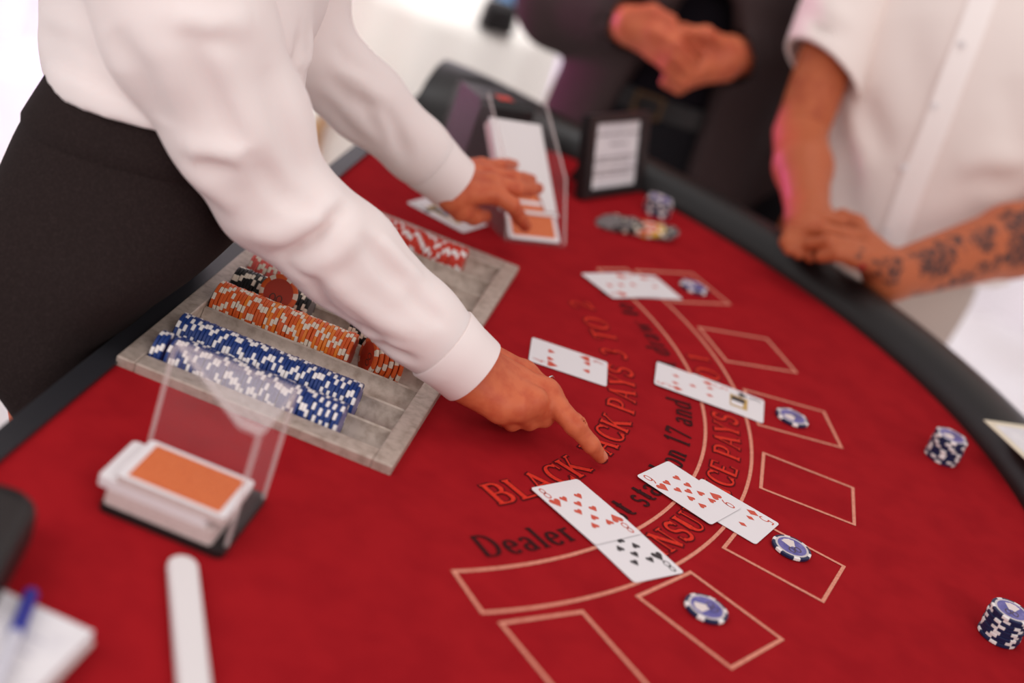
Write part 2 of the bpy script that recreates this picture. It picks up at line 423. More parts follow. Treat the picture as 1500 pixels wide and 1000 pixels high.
_g('R', .86, [(.16, 0), (.16, 1)], [(.16, .97), (.42, .97)] + arc(.42, .73, .24, .24, 90, -90) + [(.16, .49)], ([(.40, .49), (.74, .02)], TH), sv(.12, .97, .1), sv(.16, .03), sv(.78, .03, .1))
_g('E', .76, [(.16, 0), (.16, 1)], ([(.12, .97), (.62, .97), (.64, .76)], .065), ([(.16, .51), (.50, .51)], .065), ([(.12, .03), (.64, .03), (.68, .26)], .065))
_g('1', .56, [(.28, 0), (.28, 1)], ([(.08, .80), (.28, .96)], .08), sv(.28, .03))
_g('D', .90, [(.16, 0), (.16, 1)], [(.12, .97), (.38, .97)] + arc(.38, .5, .38, .47, 90, -90, 16) + [(.12, .03)])
_g('e', .62, ([(.14, .34), (.50, .34)], .07), arc(.31, .31, .22, .30, 5, 322, 18))
_g('a', .62, arc(.28, .44, .18, .18, 160, 0, 8) + [(.46, .08), (.58, .03)], arc(.27, .17, .17, .155, 60, 345, 14))
_g('l', .36, [(.18, 0), (.18, 1)], sv(.18, .03), sv(.12, .97, .08))
_g('r', .50, [(.18, 0), (.18, .62)], arc(.38, .42, .20, .18, 180, 60, 8), sv(.18, .03), sv(.12, .60, .08))
_g('m', .98, [(.16, 0), (.16, .62)], arc(.32, .40, .16, .20, 180, 0, 8) + [(.48, 0)], arc(.64, .40, .16, .20, 180, 0, 8) + [(.80, 0)], sv(.16, .03, .11), sv(.48, .03, .11), sv(.82, .03, .11), sv(.1, .6, .07))
_g('n', .70, [(.16, 0), (.16, .62)], arc(.34, .40, .18, .20, 180, 0, 8) + [(.52, 0)], sv(.16, .03, .12), sv(.53, .03, .12), sv(.1, .6, .07))
_g('u', .70, [(.16, .62), (.16, .2)] + arc(.34, .2, .18, .18, 180, 340, 8), [(.52, .62), (.52, 0)], sv(.1, .6, .08), sv(.48, .6, .08), sv(.58, .03, .08))
_g('s', .54, (arc(.27, .46, .15, .15, 25, 255, 10) + arc(.26, .16, .18, .155, 65, -155, 10), .11))
_g('t', .44, [(.20, .86), (.20, .16)] + arc(.33, .16, .13, .14, 180, 300, 6), ([(.04, .60), (.38, .60)], .07))
_g('d', .68, arc(.28, .31, .19, .30, 60, 300, 14), [(.50, 1), (.50, 0)], sv(.44, .97, .08), sv(.56, .03, .08))
_g('o', .64, arc(.32, .31, .22, .30, 0, 360, 22))
_g('w', .94, ([(.10, .62), (.28, 0)], .15), ([(.28, 0), (.46, .6)], .06), ([(.44, .62), (.64, 0)], .15), ([(.64, 0), (.84, .62)], .06), sv(.1, .6, .1), sv(.84, .6, .08))
_g('i', .34, [(.17, 0), (.17, .62)], ([(.10, .82), (.24, .82)], .14), sv(.17, .03, .12))
_g('7', .66, ([(.10, .76), (.12, .93), (.60, .93)], .13), ([(.58, .95), (.26, 0)], .13))
_g('6', .68, (arc(.36, .3, .23, .29, 0, 360, 20), .11), (arc(.62, .35, .48, .62, 110, 180, 10), .11))
_g(' ', .40)
THIN = {}
def _t(ch, *st): THIN[ch] = st
_t('4', [(.42, 0), (.42, 1), (.02, .28), (.56, .28)])
_t('5', [(.52, 1), (.12, 1), (.08, .55)] + arc(.28, .32, .26, .32, 120, -140, 14))
_t('8', arc(.3, .76, .22, .24, 0, 360, 18), arc(.3, .26, .27, .26, 0, 360, 18))
_t('9', arc(.3, .68, .27, .31, 0, 360, 20), arc(.10, .62, .47, .62, 0, -75, 10))
_t('3', arc(.28, .75, .24, .25, 150, -90, 12) + arc(.28, .26, .28, .26, 90, -150, 12))
_t('K', [(.08, 0), (.08, 1)], [(.08, .4), (.52, 1)], [(.22, .58), (.56, 0)])
_t('Q', arc(.3, .5, .28, .5, 0, 360, 22), [(.34, .22), (.6, -.04)])
ONES = ['', 'first', 'second', 'third', 'fourth', 'fifth', 'sixth', 'seventh', 'eighth', 'ninth', 'tenth', 'eleventh', 'twelfth', 'thirteenth', 'fourteenth', 'fifteenth', 'sixteenth', 'seventeenth', 'eighteenth', 'nineteenth']
TENS = {2: ('twentieth', 'twenty-'), 3: ('thirtieth', 'thirty-'), 4: ('fortieth', 'forty-'), 5: ('fiftieth', 'fifty-'), 6: ('sixtieth', 'sixty-')}
def nth(n): return ONES[n] if n < 20 else (TENS[n // 10][0] if n % 10 == 0 else TENS[n // 10][1] + ONES[n % 10])
def strip(pts, w, ext=0.0):
    p = [np.array(q, float) for q in pts]; n = len(p); Lf, Rg = [], []
    closed = np.linalg.norm(p[0] - p[-1]) < 1e-6
    if ext and not closed:
        d = p[0] - p[1]; p[0] = p[0] + d / np.linalg.norm(d) * ext; d = p[-1] - p[-2]; p[-1] = p[-1] + d / np.linalg.norm(d) * ext
    for i in range(n):
        if closed: t = p[(i + 1) % n if i < n - 1 else 1] - p[i - 1 if i > 0 else n - 2]
        else: t = p[min(i + 1, n - 1)] - p[max(i - 1, 0)]
        t = t / (np.linalg.norm(t) + 1e-9); nn = np.array([-t[1], t[0]])
        ww = (w if w else TN + (TH - TN) * abs(t[1]) ** 1.6) + 2 * ext
        if 0 < i < n - 1 and not closed:
            a = p[i] - p[i - 1]; b = p[i + 1] - p[i]; cs = a @ b / (np.linalg.norm(a) * np.linalg.norm(b) + 1e-9)
            ww *= min(1.5, 1 / max(.6, math.sqrt(max(0, (1 + cs) / 2))))
        Lf.append(p[i] + nn * ww / 2); Rg.append(p[i] - nn * ww / 2)
    return Lf + Rg, [[i, n + i, n + i + 1, i + 1] for i in range(n - 1)]
def arctext(text, r0, cap, a0, a1, z, mm, outline=None, track=.10, parent=None):
    tot = sum(G[c][0] + track for c in text) - track; k = math.radians(a1 - a0) / tot; x = 0
    for c in text:
        wd, sts = G[c]; o = None
        for ext, zz, mt, nm in ((0.0, z + .0004, mm, 'letter'), (.055, z, outline, 'letter_outline')):
            if mt is None or not sts: continue
            mb = MB()
            for j, s_ in enumerate(sts):
                pts, ww = s_ if isinstance(s_, tuple) else (s_, None)
                V, F = strip(pts, ww, ext)
                out = []
                for q in V:
                    th = math.radians(a0) + (x + q[0]) * k; rr = r0 - q[1] * cap
                    out.append((rr * math.cos(th), rr * math.sin(th), zz + .00002 * j))
                mb.add(out, F)
            q_ = part(nm, mb, mt, parent if o is None else o); o = o or q_
        x += wd + track

# ================================================================== the setting
def struct(name, mb, mats, smooth=False):
    o = put(name, mesh(name, mb, mats, smooth)); o['kind'] = 'structure'; return o
struct('floor', MB().box((-4.5, -1.5, -.05), (6.5, 5.6, 0)), M_floor)
def drape(name, p0, p1, hgt, step=.055, amp=.045):
    p0, p1 = np.array(p0, float), np.array(p1, float); L = np.linalg.norm(p1 - p0); t = (p1 - p0) / L; nn = np.array([-t[1], t[0]])
    n = int(L / step); mb = MB(); rr = random.Random(7); ph = 0; prof = []
    for i in range(n + 1):
        ph += .75 + .35 * rr.random(); a = amp * (math.sin(ph) + .4 * math.sin(ph * .37))
        q = p0 + t * L * i / n + nn * a; prof.append(q)
    v = [(q[0], q[1], z) for z in (0, hgt) for q in prof]; N = n + 1
    return struct(name, mb.add(v, [[i, i + 1, N + i + 1, N + i] for i in range(n)]), M_drape, True)
drape('wall_back', (-1.9, 5.15), (5.5, 5.15), 3.2)
drape('wall_left', (-1.8, 2.6), (-1.8, 5.2), 3.2)

# ================================================================== the table
table = thing('blackjack_table', (C0[0], C0[1], -TZ), 'half-round card table with red felt, printed boxes and a padded black rail', 'table', rz=TA)
EA, EB = .905, .842
def ell(a, s=0.0): return ((EA + s) * math.cos(a), (EB + s) * math.sin(a))
out = [ell(a) for a in np.linspace(-math.pi / 2, math.pi / 2, 97)]
pts = [(-.004, -EB)] + out + [(-.004, EB), (-.004, .262), (.243, .262), (.243, -.276), (-.004, -.276)]
fm = MB()
def tz(p): return (p[0], p[1], p[2] + TZ)
fm.prism(pts, -.025, 0, T=tz)
part('felt', fm, M_felt, table)
tm = MB()
tm.prism([(-.026, -EB - .09), (-.004, -EB - .09), (-.004, EB + .09), (-.026, EB + .09)], -.028, .004, T=tz)
part('edge_trim', tm, M_trim, table)
R = []
for a in np.linspace(-math.pi / 2, math.pi / 2, 161):
    ring = []; e = max(0.0, (a - math.radians(74)) / math.radians(16)); e = e * e * (3 - 2 * e)
    for u, z in [(0, -.03), (-.002, .004), (.004, .018), (.016, .031), (.034, .039), (.052, .039), (.070, .033), (.085, .020), (.092, .002), (.092, -.03), (.085, -.055), (.03, -.06)]:
        x, y = ell(a, u - e * .155 * (1 - u / .092) * (z > -.04)); ring.append((x if e < 1 else -.004, y, (z * (1 + .75 * e) if z > 0 else z) + TZ))
    R.append(ring)
part('padded_rail', MB().rings(R), M_vinyl, table, smooth=50)
R = []
for a in np.linspace(-math.pi / 2 + .02, math.pi / 2 - .02, 61):
    R.append([(*ell(a, -.06), TZ - .026), (*ell(a, -.04), TZ - .026), (*ell(a, -.04), TZ - .14), (*ell(a, -.06), TZ - .14)])
part('apron', MB().rings(R), M_wood, table, smooth=40)
for x, y in ((.16, -.62), (.16, .62), (.62, -.34), (.62, .34)):
    part('leg', MB().tube([(x, y, 0), (x, y, .05), (x, y, TZ - .026)], [.03, .022, .022], 14), M_blackplastic, table, smooth=40)
# printed layout
BW, BH, LW = .1032, .0864, .0036
def flat(mb, poly, z=.0005):
    mb.add([(x, y, z + TZ) for x, y in poly], [list(range(len(poly)))])
for k, ad in enumerate((-44.0, -29.2, -14.2, .7, 15.3, 30.1, 44.6)):
    a = math.radians(ad); c, s = math.cos(a), math.sin(a); mb = MB(); r = .6325
    def q(u, v): return (r * c + u * c - v * s, r * s + u * s + v * c)
    U, V = BW / 2, BH / 2
    for lo, hi in (((-U, -V), (U, -V + LW)), ((-U, V - LW), (U, V)), ((-U, -V + LW), (-U + LW, V - LW)), ((U - LW, -V + LW), (U, V - LW))):
        flat(mb, [q(lo[0], lo[1]), q(hi[0], lo[1]), q(hi[0], hi[1]), q(lo[0], hi[1])])
    part('betting_box', mb, M_line, table)
mb = MB()
def band(r, a0, a1, n=72):
    for i in range(n):
        p = [(rr * math.cos(t), rr * math.sin(t)) for rr, t in ((r - LW / 2, a0 + (a1 - a0) * i / n), (r + LW / 2, a0 + (a1 - a0) * i / n), (r + LW / 2, a0 + (a1 - a0) * (i + 1) / n), (r - LW / 2, a0 + (a1 - a0) * (i + 1) / n))]
        flat(mb, p)
A49 = math.radians(49)
band(.5188, -A49, A49); band(.5705, -A49, A49)
for sgn in (-1, 1):
    t = sgn * A49; d = LW / 2
    for_ = [(.517, -d), (.572, -d), (.572, d), (.517, d)]
    flat(mb, [(r * math.cos(t) - e * math.sin(t), r * math.sin(t) + e * math.cos(t)) for r, e in for_], .0006)
part('insurance_band', mb, M_line, table)
arctext('BLACK JACK PAYS 3 TO 2', .4400, .0300, -37.0, 38.0, TZ + .0004, M_redletter, M_outline, .10, table)
arctext('Dealer must stand on 17 and must draw to 16', .5040, .0285, -44.6, 44.6, TZ + .0004, M_blackletter, None, .09, table)
arctext('INSURANCE PAYS 2 TO 1', .5575, .0285, -25.8, 26.2, TZ + .0004, M_redletter, M_outline, .08, table)

# ================================================================== chip tray and chips
tr = thing('chip_tray', (C0[0], C0[1], 0), 'worn grey metal chip tray before the dealer, its rows half full of chips', 'chip tray', rz=TA)
TX0, TX1, TY0, TY1 = -.006, .255, -.288, .274
GX0, GX1 = .012, .236
ROWP, ROW0, NR = .0468, -.2447, 11
GR = .0213
mb = MB()
def rim(lo, hi, z0=-.020, z1=.0095): mb.box((lo[0], lo[1], z0), (hi[0], hi[1], z1))
mb = MB(); rim((TX0, TY0), (GX0, TY1)); rim((GX1, TY0), (TX1, TY1)); rim((GX0, TY0), (GX1, ROW0 - GR - .0006)); rim((GX0, ROW0 + (NR - 1) * ROWP + GR + .0006), (GX1, TY1))
prism_o = put('rim', mesh('rim', mb, M_alu), tr)
bev = prism_o.modifiers.new('bevel', 'BEVEL'); bev.width = .0016; bev.segments = 2
for k in range(NR):
    yc = ROW0 + k * ROWP; zc = .0068; mb = MB(); n = 14
    prof = [(yc + GR * math.cos(t), zc + GR * math.sin(t)) for t in np.linspace(math.pi * 1.03, math.pi * 1.97, n)]
    e = (ROWP / 2 - .0004)
    full = [(yc - e, -.019), (yc - e, zc - .004)] + prof + [(yc + e, zc - .004), (yc + e, -.019)]
    mb.prism([(0, 0)] * 0 or [(y, z) for y, z in full], GX0 + .0005, GX1 - .0005, T=lambda p: (p[2], p[0], p[1]))
    part('groove', mb, M_alu, tr, smooth=40)

def chip_mesh(name, body, spot, face=None, seed=0, segs=36, spots=6):
    rr, t = .0195, .0033
    mb = MB(); prof = [(rr - .0006, 0), (rr, .0005), (rr, t - .0005), (rr - .0006, t)]
    ang = [2 * math.pi * i / segs for i in range(segs)]
    per = segs // spots
    def isspot(i): return i % per in (0, 1)
    v = []
    for r, z in prof + [(.0150, t), (.0150, 0)]:
        v += [(r * math.cos(a), r * math.sin(a), z) for a in ang]
    f, mi = [], []
    N = segs
    for k in range(3):
        for i in range(N):
            j = (i + 1) % N; f.append([k * N + i, k * N + j, (k + 1) * N + j, (k + 1) * N + i]); mi.append(1 if isspot(i) else 0)
    for i in range(N):
        j = (i + 1) % N; f.append([3 * N + i, 3 * N + j, 4 * N + j, 4 * N + i]); mi.append(1 if isspot(i) else 0)
        f.append([5 * N + i, 5 * N + j, j, i]); mi.append(1 if isspot(i) else 0)
    f.append([4 * N + i for i in range(N)]); mi.append(2); f.append([5 * N + i for i in range(N)][::-1]); mi.append(2)
    mb.v, mb.f, mb.m = v, f, mi
    return mesh(name, mb, [body, spot, face or body], 40)
CH = {k: chip_mesh('poker_chip_' + k, *a) for k, a in dict(blue=(M_blue, M_spotw, M_inlay), navy=(M_navy, M_spotw, M_inlay), orange=(M_orange, M_spot, M_inlayr), amber=(M_orange2, M_spot, M_inlayr), black=(M_black, M_spot, M_grey), pink=(M_pink, M_spot, M_inlayr), red=(M_redchip, M_spotw, M_inlayr), grey=(M_grey, M_black, M_grey), yellow=(M_yellow, M_spot, M_orange)).items()}
CT = .00345
def chip_row(kind, row, x0, n, where, group, alt=None, gaps=(), col=None):
    yc = ROW0 + row * ROWP; x = x0
    for i in range(n):
        if i in gaps: x += .004
        k = alt if (alt and random.random() < .18) else kind
        p = TL(x, yc + random.uniform(-.0004, .0004), .0053 + random.uniform(-.0003, .0004))
        o = put('poker_chip', CH[k], None, p); o.rotation_mode = 'QUATERNION'
        o.rotation_quaternion = (Matrix.Rotation(TA + random.uniform(-.03, .03), 4, 'Z') @ Matrix.Rotation(math.pi / 2, 4, 'Y') @ Matrix.Rotation(random.uniform(0, 6.28), 4, 'Z')).to_quaternion()
        tag(o, k + ' chip in ' + where + ', ' + ('last' if i == n - 1 else nth(i + 1)) + " from the dealer's end", 'poker chip', group)
        x += CT
chip_row('blue', 0, .0135, 51, 'the nearest row of the metal tray', 'blue chips in the nearest tray row', gaps=(3,))
chip_row('blue', 1, .0145, 52, 'the second nearest tray row', 'blue chips in the second tray row')
chip_row('orange', 3, .0145, 42, 'the orange tray row', 'orange chips in the tray row', alt='amber')
chip_row('black', 4, .0145, 24, 'the tray row behind the orange chips', 'black chips at the dealer end of the tray')
chip_row('black', 4, .143, 8, 'the black group past the orange row', 'black chips beyond the orange row')
chip_row('pink', 5, .0145, 15, 'the tray row behind the black chips', 'pink chips in the tray')
chip_row('blue', 9, .095, 6, 'the small blue group beside the red row', 'blue chips beside the red row')
chip_row('red', 10, .055, 41, 'the farthest row of the tray', 'red chips in the farthest tray row')
def inlay(parent, col=M_inlay, pr=M_inlayp, z=.00336, digits=None):
    if digits is None: part('face_ring', MB().lathe([(.0168, z - .0003), (.0167, z + .00004), (.0001, z + .00004)], 30), M_ring, parent, smooth=30)
    part('inlay', MB().lathe([(.0146, z - .0002), (.0145, z + .00012), (.0001, z + .00012)], 30), col, parent, smooth=30)
    mb = MB(); zz = z + .0002
    if digits is None:
        for a, s in ((-.5, 1), (-.1, 1.05), (.3, 1.0)):
            c, q = math.cos(a), math.sin(a)
            mb.add([(c * x - q * y, q * x + c * y + .001, zz + .00005 * s) for x, y in [(-.0035, -.001), (.0035, -.001), (.0035, .0105 * s), (-.0035, .0105 * s)]], [[0, 1, 2, 3]])
    part('inlay_print', mb, pr, parent) if digits is None else None
    m2 = MB()
    for k in range(2):
        V, F = strip(arc(-.004 + .007 * k, -.0055, .0028, .0038, 0, 360, 14), .0010); m2.add([(x, y, zz + .0001) for x, y in V], F)
    part('inlay_figures', m2, M_inlayo, parent)
# tilted orange chips after the orange row
for i in range(6):
    a = .62 - i * .02
    p = TL(.1760 + i * .0056, ROW0 + 3 * ROWP + .006, .0062)
    o = put('poker_chip', CH['orange'], None, p); o.rotation_mode = 'QUATERNION'
    o.rotation_quaternion = (Matrix.Rotation(TA + a, 4, 'Z') @ Matrix.Rotation(-math.pi / 2 + .10, 4, 'Y') @ Matrix.Rotation(i * 1.3, 4, 'Z')).to_quaternion()
    if i == 0: inlay(o, M_inlayr, M_inlayo, digits=1)
    tag(o, 'orange poker chip leaning askew past the orange tray row, ' + nth(i + 1) + ' from the row', 'poker chip', 'leaning orange chips in the tray')
o = put('poker_chip', CH['orange'], None, TL(.066, ROW0 + 3.62 * ROWP, .022)); o.rotation_mode = 'QUATERNION'
o.rotation_quaternion = (Matrix.Rotation(TA, 4, 'Z') @ Matrix.Rotation(math.radians(62), 4, 'X')).to_quaternion()
tag(o, 'orange poker chip lying face up across the black row, its dark figures showing', 'poker chip'); inlay(o, M_inlayr, M_inlayo, digits=1)

# bets on the layout
def bet(px, py, label, rz, kind='navy'):
    o = put('poker_chip', CH[kind], None, P(px, py, z=.002) * np.array([1, 1, 0]) + np.array([0, 0, .0009]), (0, 0, rz))
    tag(o, label, 'poker chip'); inlay(o); return o
bet(1016, 421, 'single navy and white poker chip in the farthest betting box, beside two blurred cards', 1.2)
bet(1160, 612, 'single navy and white poker chip in the betting box beside the club court card', 2.6)
bet(1159, 803, 'single navy and white poker chip on the box line beside the five of diamonds end', .6)
bet(1034, 892, 'single navy and white poker chip in the betting box nearest the camera', 2.2)
def stack(px, py, n, where, group, kind='navy'):
    b = P(px, py, z=0)
    for i in range(n):
        o = put('poker_chip', CH[kind], None, (b[0] + random.uniform(-.0009, .0009), b[1] + random.uniform(-.0009, .0009), .0006 + i * .00335), (0, 0, random.uniform(0, 6.28)))
        if i == n - 1: tag(o, 'topmost navy and white chip of the stack ' + where, 'poker chip'); inlay(o)
        else: tag(o, nth(i + 1) + ' chip from the bottom of the navy stack ' + where, 'poker chip', group)
stack(1378, 671, 9, 'near the tattooed man', 'chips of the stack by the rail')
stack(1461, 932, 9, 'at the lower right', 'chips of the lower right stack')
stack(960, 312, 7, 'beside the black framed notice', 'chips of the stack by the notice')
# the toppled chips before the framed notice
p0, p1 = P(893, 324, z=.008), P(975, 341, z=.008)
seq = ['grey', 'black', 'grey', 'grey', 'black', 'grey', 'black', 'orange', 'red', 'orange', 'yellow', 'yellow', 'grey', 'black', 'grey', 'grey']
dv = p1 - p0; az = math.atan2(dv[1], dv[0])
for i, k in enumerate(seq):
    t = i / (len(seq) - 1); p = p0 + dv * t
    o = put('poker_chip', CH[k], None, (p[0] + random.uniform(-.003, .003), p[1] + random.uniform(-.003, .003), .0055 + .001 * (i % 2))); o.rotation_mode = 'QUATERNION'
    o.rotation_quaternion = (Matrix.Rotation(az, 4, 'Z') @ Matrix.Rotation(math.radians(-24), 4, 'Y') @ Matrix.Rotation(random.uniform(0, 6), 4, 'Z')).to_quaternion()
    tag(o, k + ' chip in the toppled row before the notice, ' + nth(i + 1) + ' from the left', 'poker chip', 'toppled ' + k + ' chips')

# ================================================================== playing cards
CL, CW = .088, .063
def heart(n=10):
    p = [(0, -.5)]
    p += [(.25 + .25 * math.cos(t), .22 + .27 * math.sin(t)) for t in np.linspace(-.35, math.pi, n)]
    p += [(-.25 + .25 * math.cos(t), .22 + .27 * math.sin(t)) for t in np.linspace(0, math.pi + .35, n)][1:]
    return p
SUIT = {'h': heart(), 'd': [(0, -.55), (.38, 0), (0, .55), (-.38, 0)], 's': [(x, -y + .08) for x, y in heart()] + [], 'c': arc(0, .24, .22, .22, -40, 220, 10) + arc(-.24, -.1, .22, .22, 70, 330, 10) + [(-.12, -.5), (.12, -.5)] + arc(.24, -.1, .22, .22, -150, 110, 10)}
SUIT['s'] = [(x * .95, y) for x, y in SUIT['s']][::-1]
PIPS = {'8': [(.35, .27), (.66, .27), (.5, .345), (.35, .42), (.66, .42), (.35, .58), (.66, .58), (.5, .655), (.35, .73), (.66, .73)][:0] or [(.35, .27), (.66, .27), (.35, .5), (.66, .5), (.35, .73), (.66, .73), (.5, .385), (.5, .615)],
        '9': [(.35, .27), (.66, .27), (.35, .42), (.66, .42), (.35, .58), (.66, .58), (.35, .73), (.66, .73), (.5, .5)],
        '4': [(.35, .27), (.66, .27), (.35, .73), (.66, .73)], '5': [(.35, .27), (.66, .27), (.35, .73), (.66, .73), (.5, .5)], '3': [(.5, .27), (.5, .5), (.5, .73)], 'K': [], 'Q': []}
def card_body():
    mb = MB(); mb.prism(rrect(CL, CW, .0035), 0, .0003); return mesh('card_stock', mb, M_card)
CARD = card_body()
def playing_card(pos, ang, z, rank, suit, label, tiltx=0.0, group=None):
    o = thing('playing_card', (pos[0], pos[1], z), label, 'playing card', rot=(tiltx, 0, ang), group=group)
    put('card_stock', CARD, o)
    ZF = .00045; red = suit in 'hd'; ink = M_cardred if red else M_cardblack
    def at(s, t, dx, dy, fl):      # s across, t down (upright card); dx, dy local offsets with +y towards the top of the card
        if fl: s, t, dx, dy = 1 - s, 1 - t, -dx, -dy
        return (-CL / 2 + t * CL - dy, -CW / 2 + s * CW + dx, ZF)
    def pip(s, t, h, fl, name='pip'):
        q = SUIT[suit]; part(name, MB().add([at(s, t, x * h, y * h, fl) for x, y in q], [list(range(len(q)))]), ink, o)
    for fl in (0, 1):
        pip(.15, .30, .0125, fl, 'index_pip')
        mb = MB()
        for st in THIN[rank]:
            V, F = strip(st, .10)
            mb.add([at(.14, .127, (x - .3) * .0105, (y - .5) * .0145, fl) for x, y in V], F)
        part('index_number', mb, ink, o)
    for s, t in PIPS[rank]:
        pip(s, t, .0085, 0) if t <= .5 else pip(1 - s, 1 - t, .0085, 1)
    if rank in 'KQ':
        cols = [(M_cardgold, (.26, .22, .74, .78)), (M_cardred if red else M_cardblack, (.32, .26, .50, .44)), (M_card, (.50, .28, .68, .50)), (M_cardblue, (.32, .46, .52, .54)), (M_cardred if red else M_cardblack, (.50, .56, .68, .74)), (M_card, (.32, .56, .5, .72))]
        for i, (mm, (a, b, c, d)) in enumerate(cols):
            m2 = MB(); q = [at(a, b, 0, 0, 0), at(c, b, 0, 0, 0), at(c, d, 0, 0, 0), at(a, d, 0, 0, 0)]
            m2.add([(x, y, z_ + .0001 * (i > 0)) for x, y, z_ in q], [[0, 1, 2, 3]]); part('court_figure', m2, mm, o)
    return o
def tcard(lx, ly, deg, *a, **k): 
    p = TL(lx, ly); return playing_card(p, math.radians(deg) + TA, *a, **k)
tcard(.3552, .0815, 7.68, .0012, '4', 'h', 'four of hearts lying alone past the pointing hand, before the dealer')
tcard(.5533, -.1105, -19.7, .0012, '5', 'd', 'five of diamonds half under the nine of hearts, beside a single chip')
tcard(.5125, -.1067, -24.98, .0024, '9', 'h', 'nine of hearts lying over the end of the five of diamonds')
tcard(.4693, -.251, -39.61, .0012, '8', 's', 'eight of spades half under the eight of hearts, nearest the camera')
tcard(.4247, -.2191, -36.0, .0024, '8', 'h', 'eight of hearts lying over the end of the eight of spades')
tcard(.5326, .1496, 1.86, .0012, 'K', 'c', 'black court card half under the second five of diamonds, across the white arc')
tcard(.4922, .1426, 3.92, .0024, '5', 'd', 'five of diamonds lying over the black court card, right of the lone four of hearts')
tcard(.4016, .3901, 44.47, .0012, '3', 'd', 'blurred red card half under its neighbour in the farthest betting box')
tcard(.3759, .3614, 50.85, .0024, '3', 'h', 'blurred three of hearts on top of the farthest pair of cards')
cc = (P(600, 300, z=0) + P(675, 340, z=0)) / 2; e_ = P(675, 340, z=0) - P(600, 300, z=0)
an = math.atan2(e_[1], e_[0]); nn = np.array([-math.sin(an), math.cos(an)])
playing_card(cc[:2] + nn * .0300, an, .0012, 'Q', 's', 'court card lying face up on the felt under the cuff of the far hand')
# ================================================================== things on the felt
# clear shoe with the cards
A_, B_ = P(742, 357, z=0), P(830, 366, z=0)
sx = (B_ - A_) / np.linalg.norm(B_ - A_); W_ = float(np.linalg.norm(B_ - A_))
sh = thing('card_shoe', (A_[0], A_[1], .0006), 'clear dealing shoe with a white sloping front, under the far hand', 'card shoe', rz=math.atan2(sx[1], sx[0]))
prof = [(.004, 0), (.052, .073), (.152, .138), (.235, .128), (.235, 0)]
for x in (0, W_ - .003):
    part('side_wall', MB().prism(prof, x, x + .003, T=lambda p: (p[2], p[0], p[1])), M_acryl, sh)
part('back_block', MB().prism([(.165, 0), (.165, .118), (.172, .126), (.228, .126), (.228, 0)], .004, W_ - .004, T=lambda p: (p[2], p[0], p[1])), M_blackplastic, sh)
part('red_sticker', MB().box((.036, .175, .1262), (.058, .192, .1268)), M_redchip, sh)
for x in (.0, W_ - .003):
    part('wall_edge', MB().tube([(x + .0015, .006, .004), (x + .0015, .052, .0755), (x + .0015, .152, .1400)], .0016, 8), M_acryledge, sh, smooth=50)
part('base_plate', MB().box((.0032, .004, 0), (W_ - .0032, .165, .003)), M_acryl, sh)
sl = math.atan2(.108, .135); cs, sn = math.cos(sl), math.sin(sl)
def SL(p): return (p[0], .010 + p[1] * cs - p[2] * sn, .005 + p[1] * sn + p[2] * cs)
lid = [(.006, .040), (.016, .040)] + [(x + .042, y + .040) for x, y in arc(0, 0, .026, .038, 180, 0, 14)] + [(W_ - .006, .040), (W_ - .006, .168), (.006, .168)]
part('white_front', MB().prism(lid, .0012, .0036, T=SL), M_whiteplastic, sh)
part('card_stack_edge', MB().box((.007, .042, -.012), (W_ - .007, .166, .0), T=SL), M_cardedge, sh)
part('shown_card_back', MB().box((.012, .043, .0002), (W_ - .014, .094, .0006), T=SL), M_orangeback, sh, label='orange card back seen through the finger notch')
part('cross_strip', MB().box((.030, .034, .0012), (W_ - .004, .0385, .0030), T=SL), M_whiteplastic, sh)
oc = thing('playing_card', (A_[0], A_[1], .0006), 'face down orange backed card being drawn from the clear shoe by the far hand', 'playing card', rz=math.atan2(sx[1], sx[0]))
part('card_stock', MB().prism([(x + W_ / 2, y + .026) for x, y in rrect(.078, .056, .004)], .0002, .0008, T=SL), M_card, oc)
part('orange_back', MB().prism([(x + W_ / 2, y + .026) for x, y in rrect(.066, .045, .002)], .0008, .0010, T=SL), M_orangeback, oc)

# framed notice
F0, F1 = P(848, 294, z=0), P(942, 280, z=0); fx = (F1 - F0) / np.linalg.norm(F1 - F0); FWd = float(np.linalg.norm(F1 - F0)) - .012
lean = math.atan2(.0335, .111); FH = .117
fr = thing('framed_notice', (F0[0], F0[1], .0006), 'black framed white notice standing on the far felt beside the card shoe', 'notice', rz=math.atan2(fx[1], fx[0]))
def FT(p): return (p[0], p[1] * math.sin(lean) + p[2] * math.cos(lean), p[1] * math.cos(lean) - p[2] * math.sin(lean) + .0028)
bw = .014
part('backing', MB().box((.004, .004, .002), (FWd - .004, FH - .004, .007), T=FT), M_blackplastic, fr)
for lo, hi in (((0, 0), (FWd, bw * .8)), ((0, FH - bw * .8), (FWd, FH)), ((0, bw * .8), (bw * 1.4, FH - bw * .8)), ((FWd - bw * 1.4, bw * .8), (FWd, FH - bw * .8))):
    part('frame_bar', MB().box((lo[0], lo[1], -.006), (hi[0], hi[1], .009), T=FT), M_blackplastic, fr)
part('paper', MB().box((bw * 1.4, bw * .8, .000), (FWd - bw * 1.4, FH - bw * .8, .0016), T=FT), M_paper, fr)
mb = MB()
for y, x0, x1 in ((.086, .03, .148), (.072, .068, .112), (.053, .028, .14), (.047, .028, .12), (.035, .028, .145), (.029, .028, .13)):
    x = x0
    while x < x1:
        d = random.uniform(.006, .014); mb.box((x, y, -.0003), (min(x + d, x1), y + .0026, 0), T=FT); x += d + .003
part('blurred_print', mb, M_ink, fr)
part('easel_leg', MB().prism([(.0, .0), (.052, -.0), (.0, .080)], FWd / 2 - .02, FWd / 2 + .02, T=lambda p: (p[2], .012 + p[1] * .28 + p[0], p[1] + .0005)), M_blackplastic, fr)

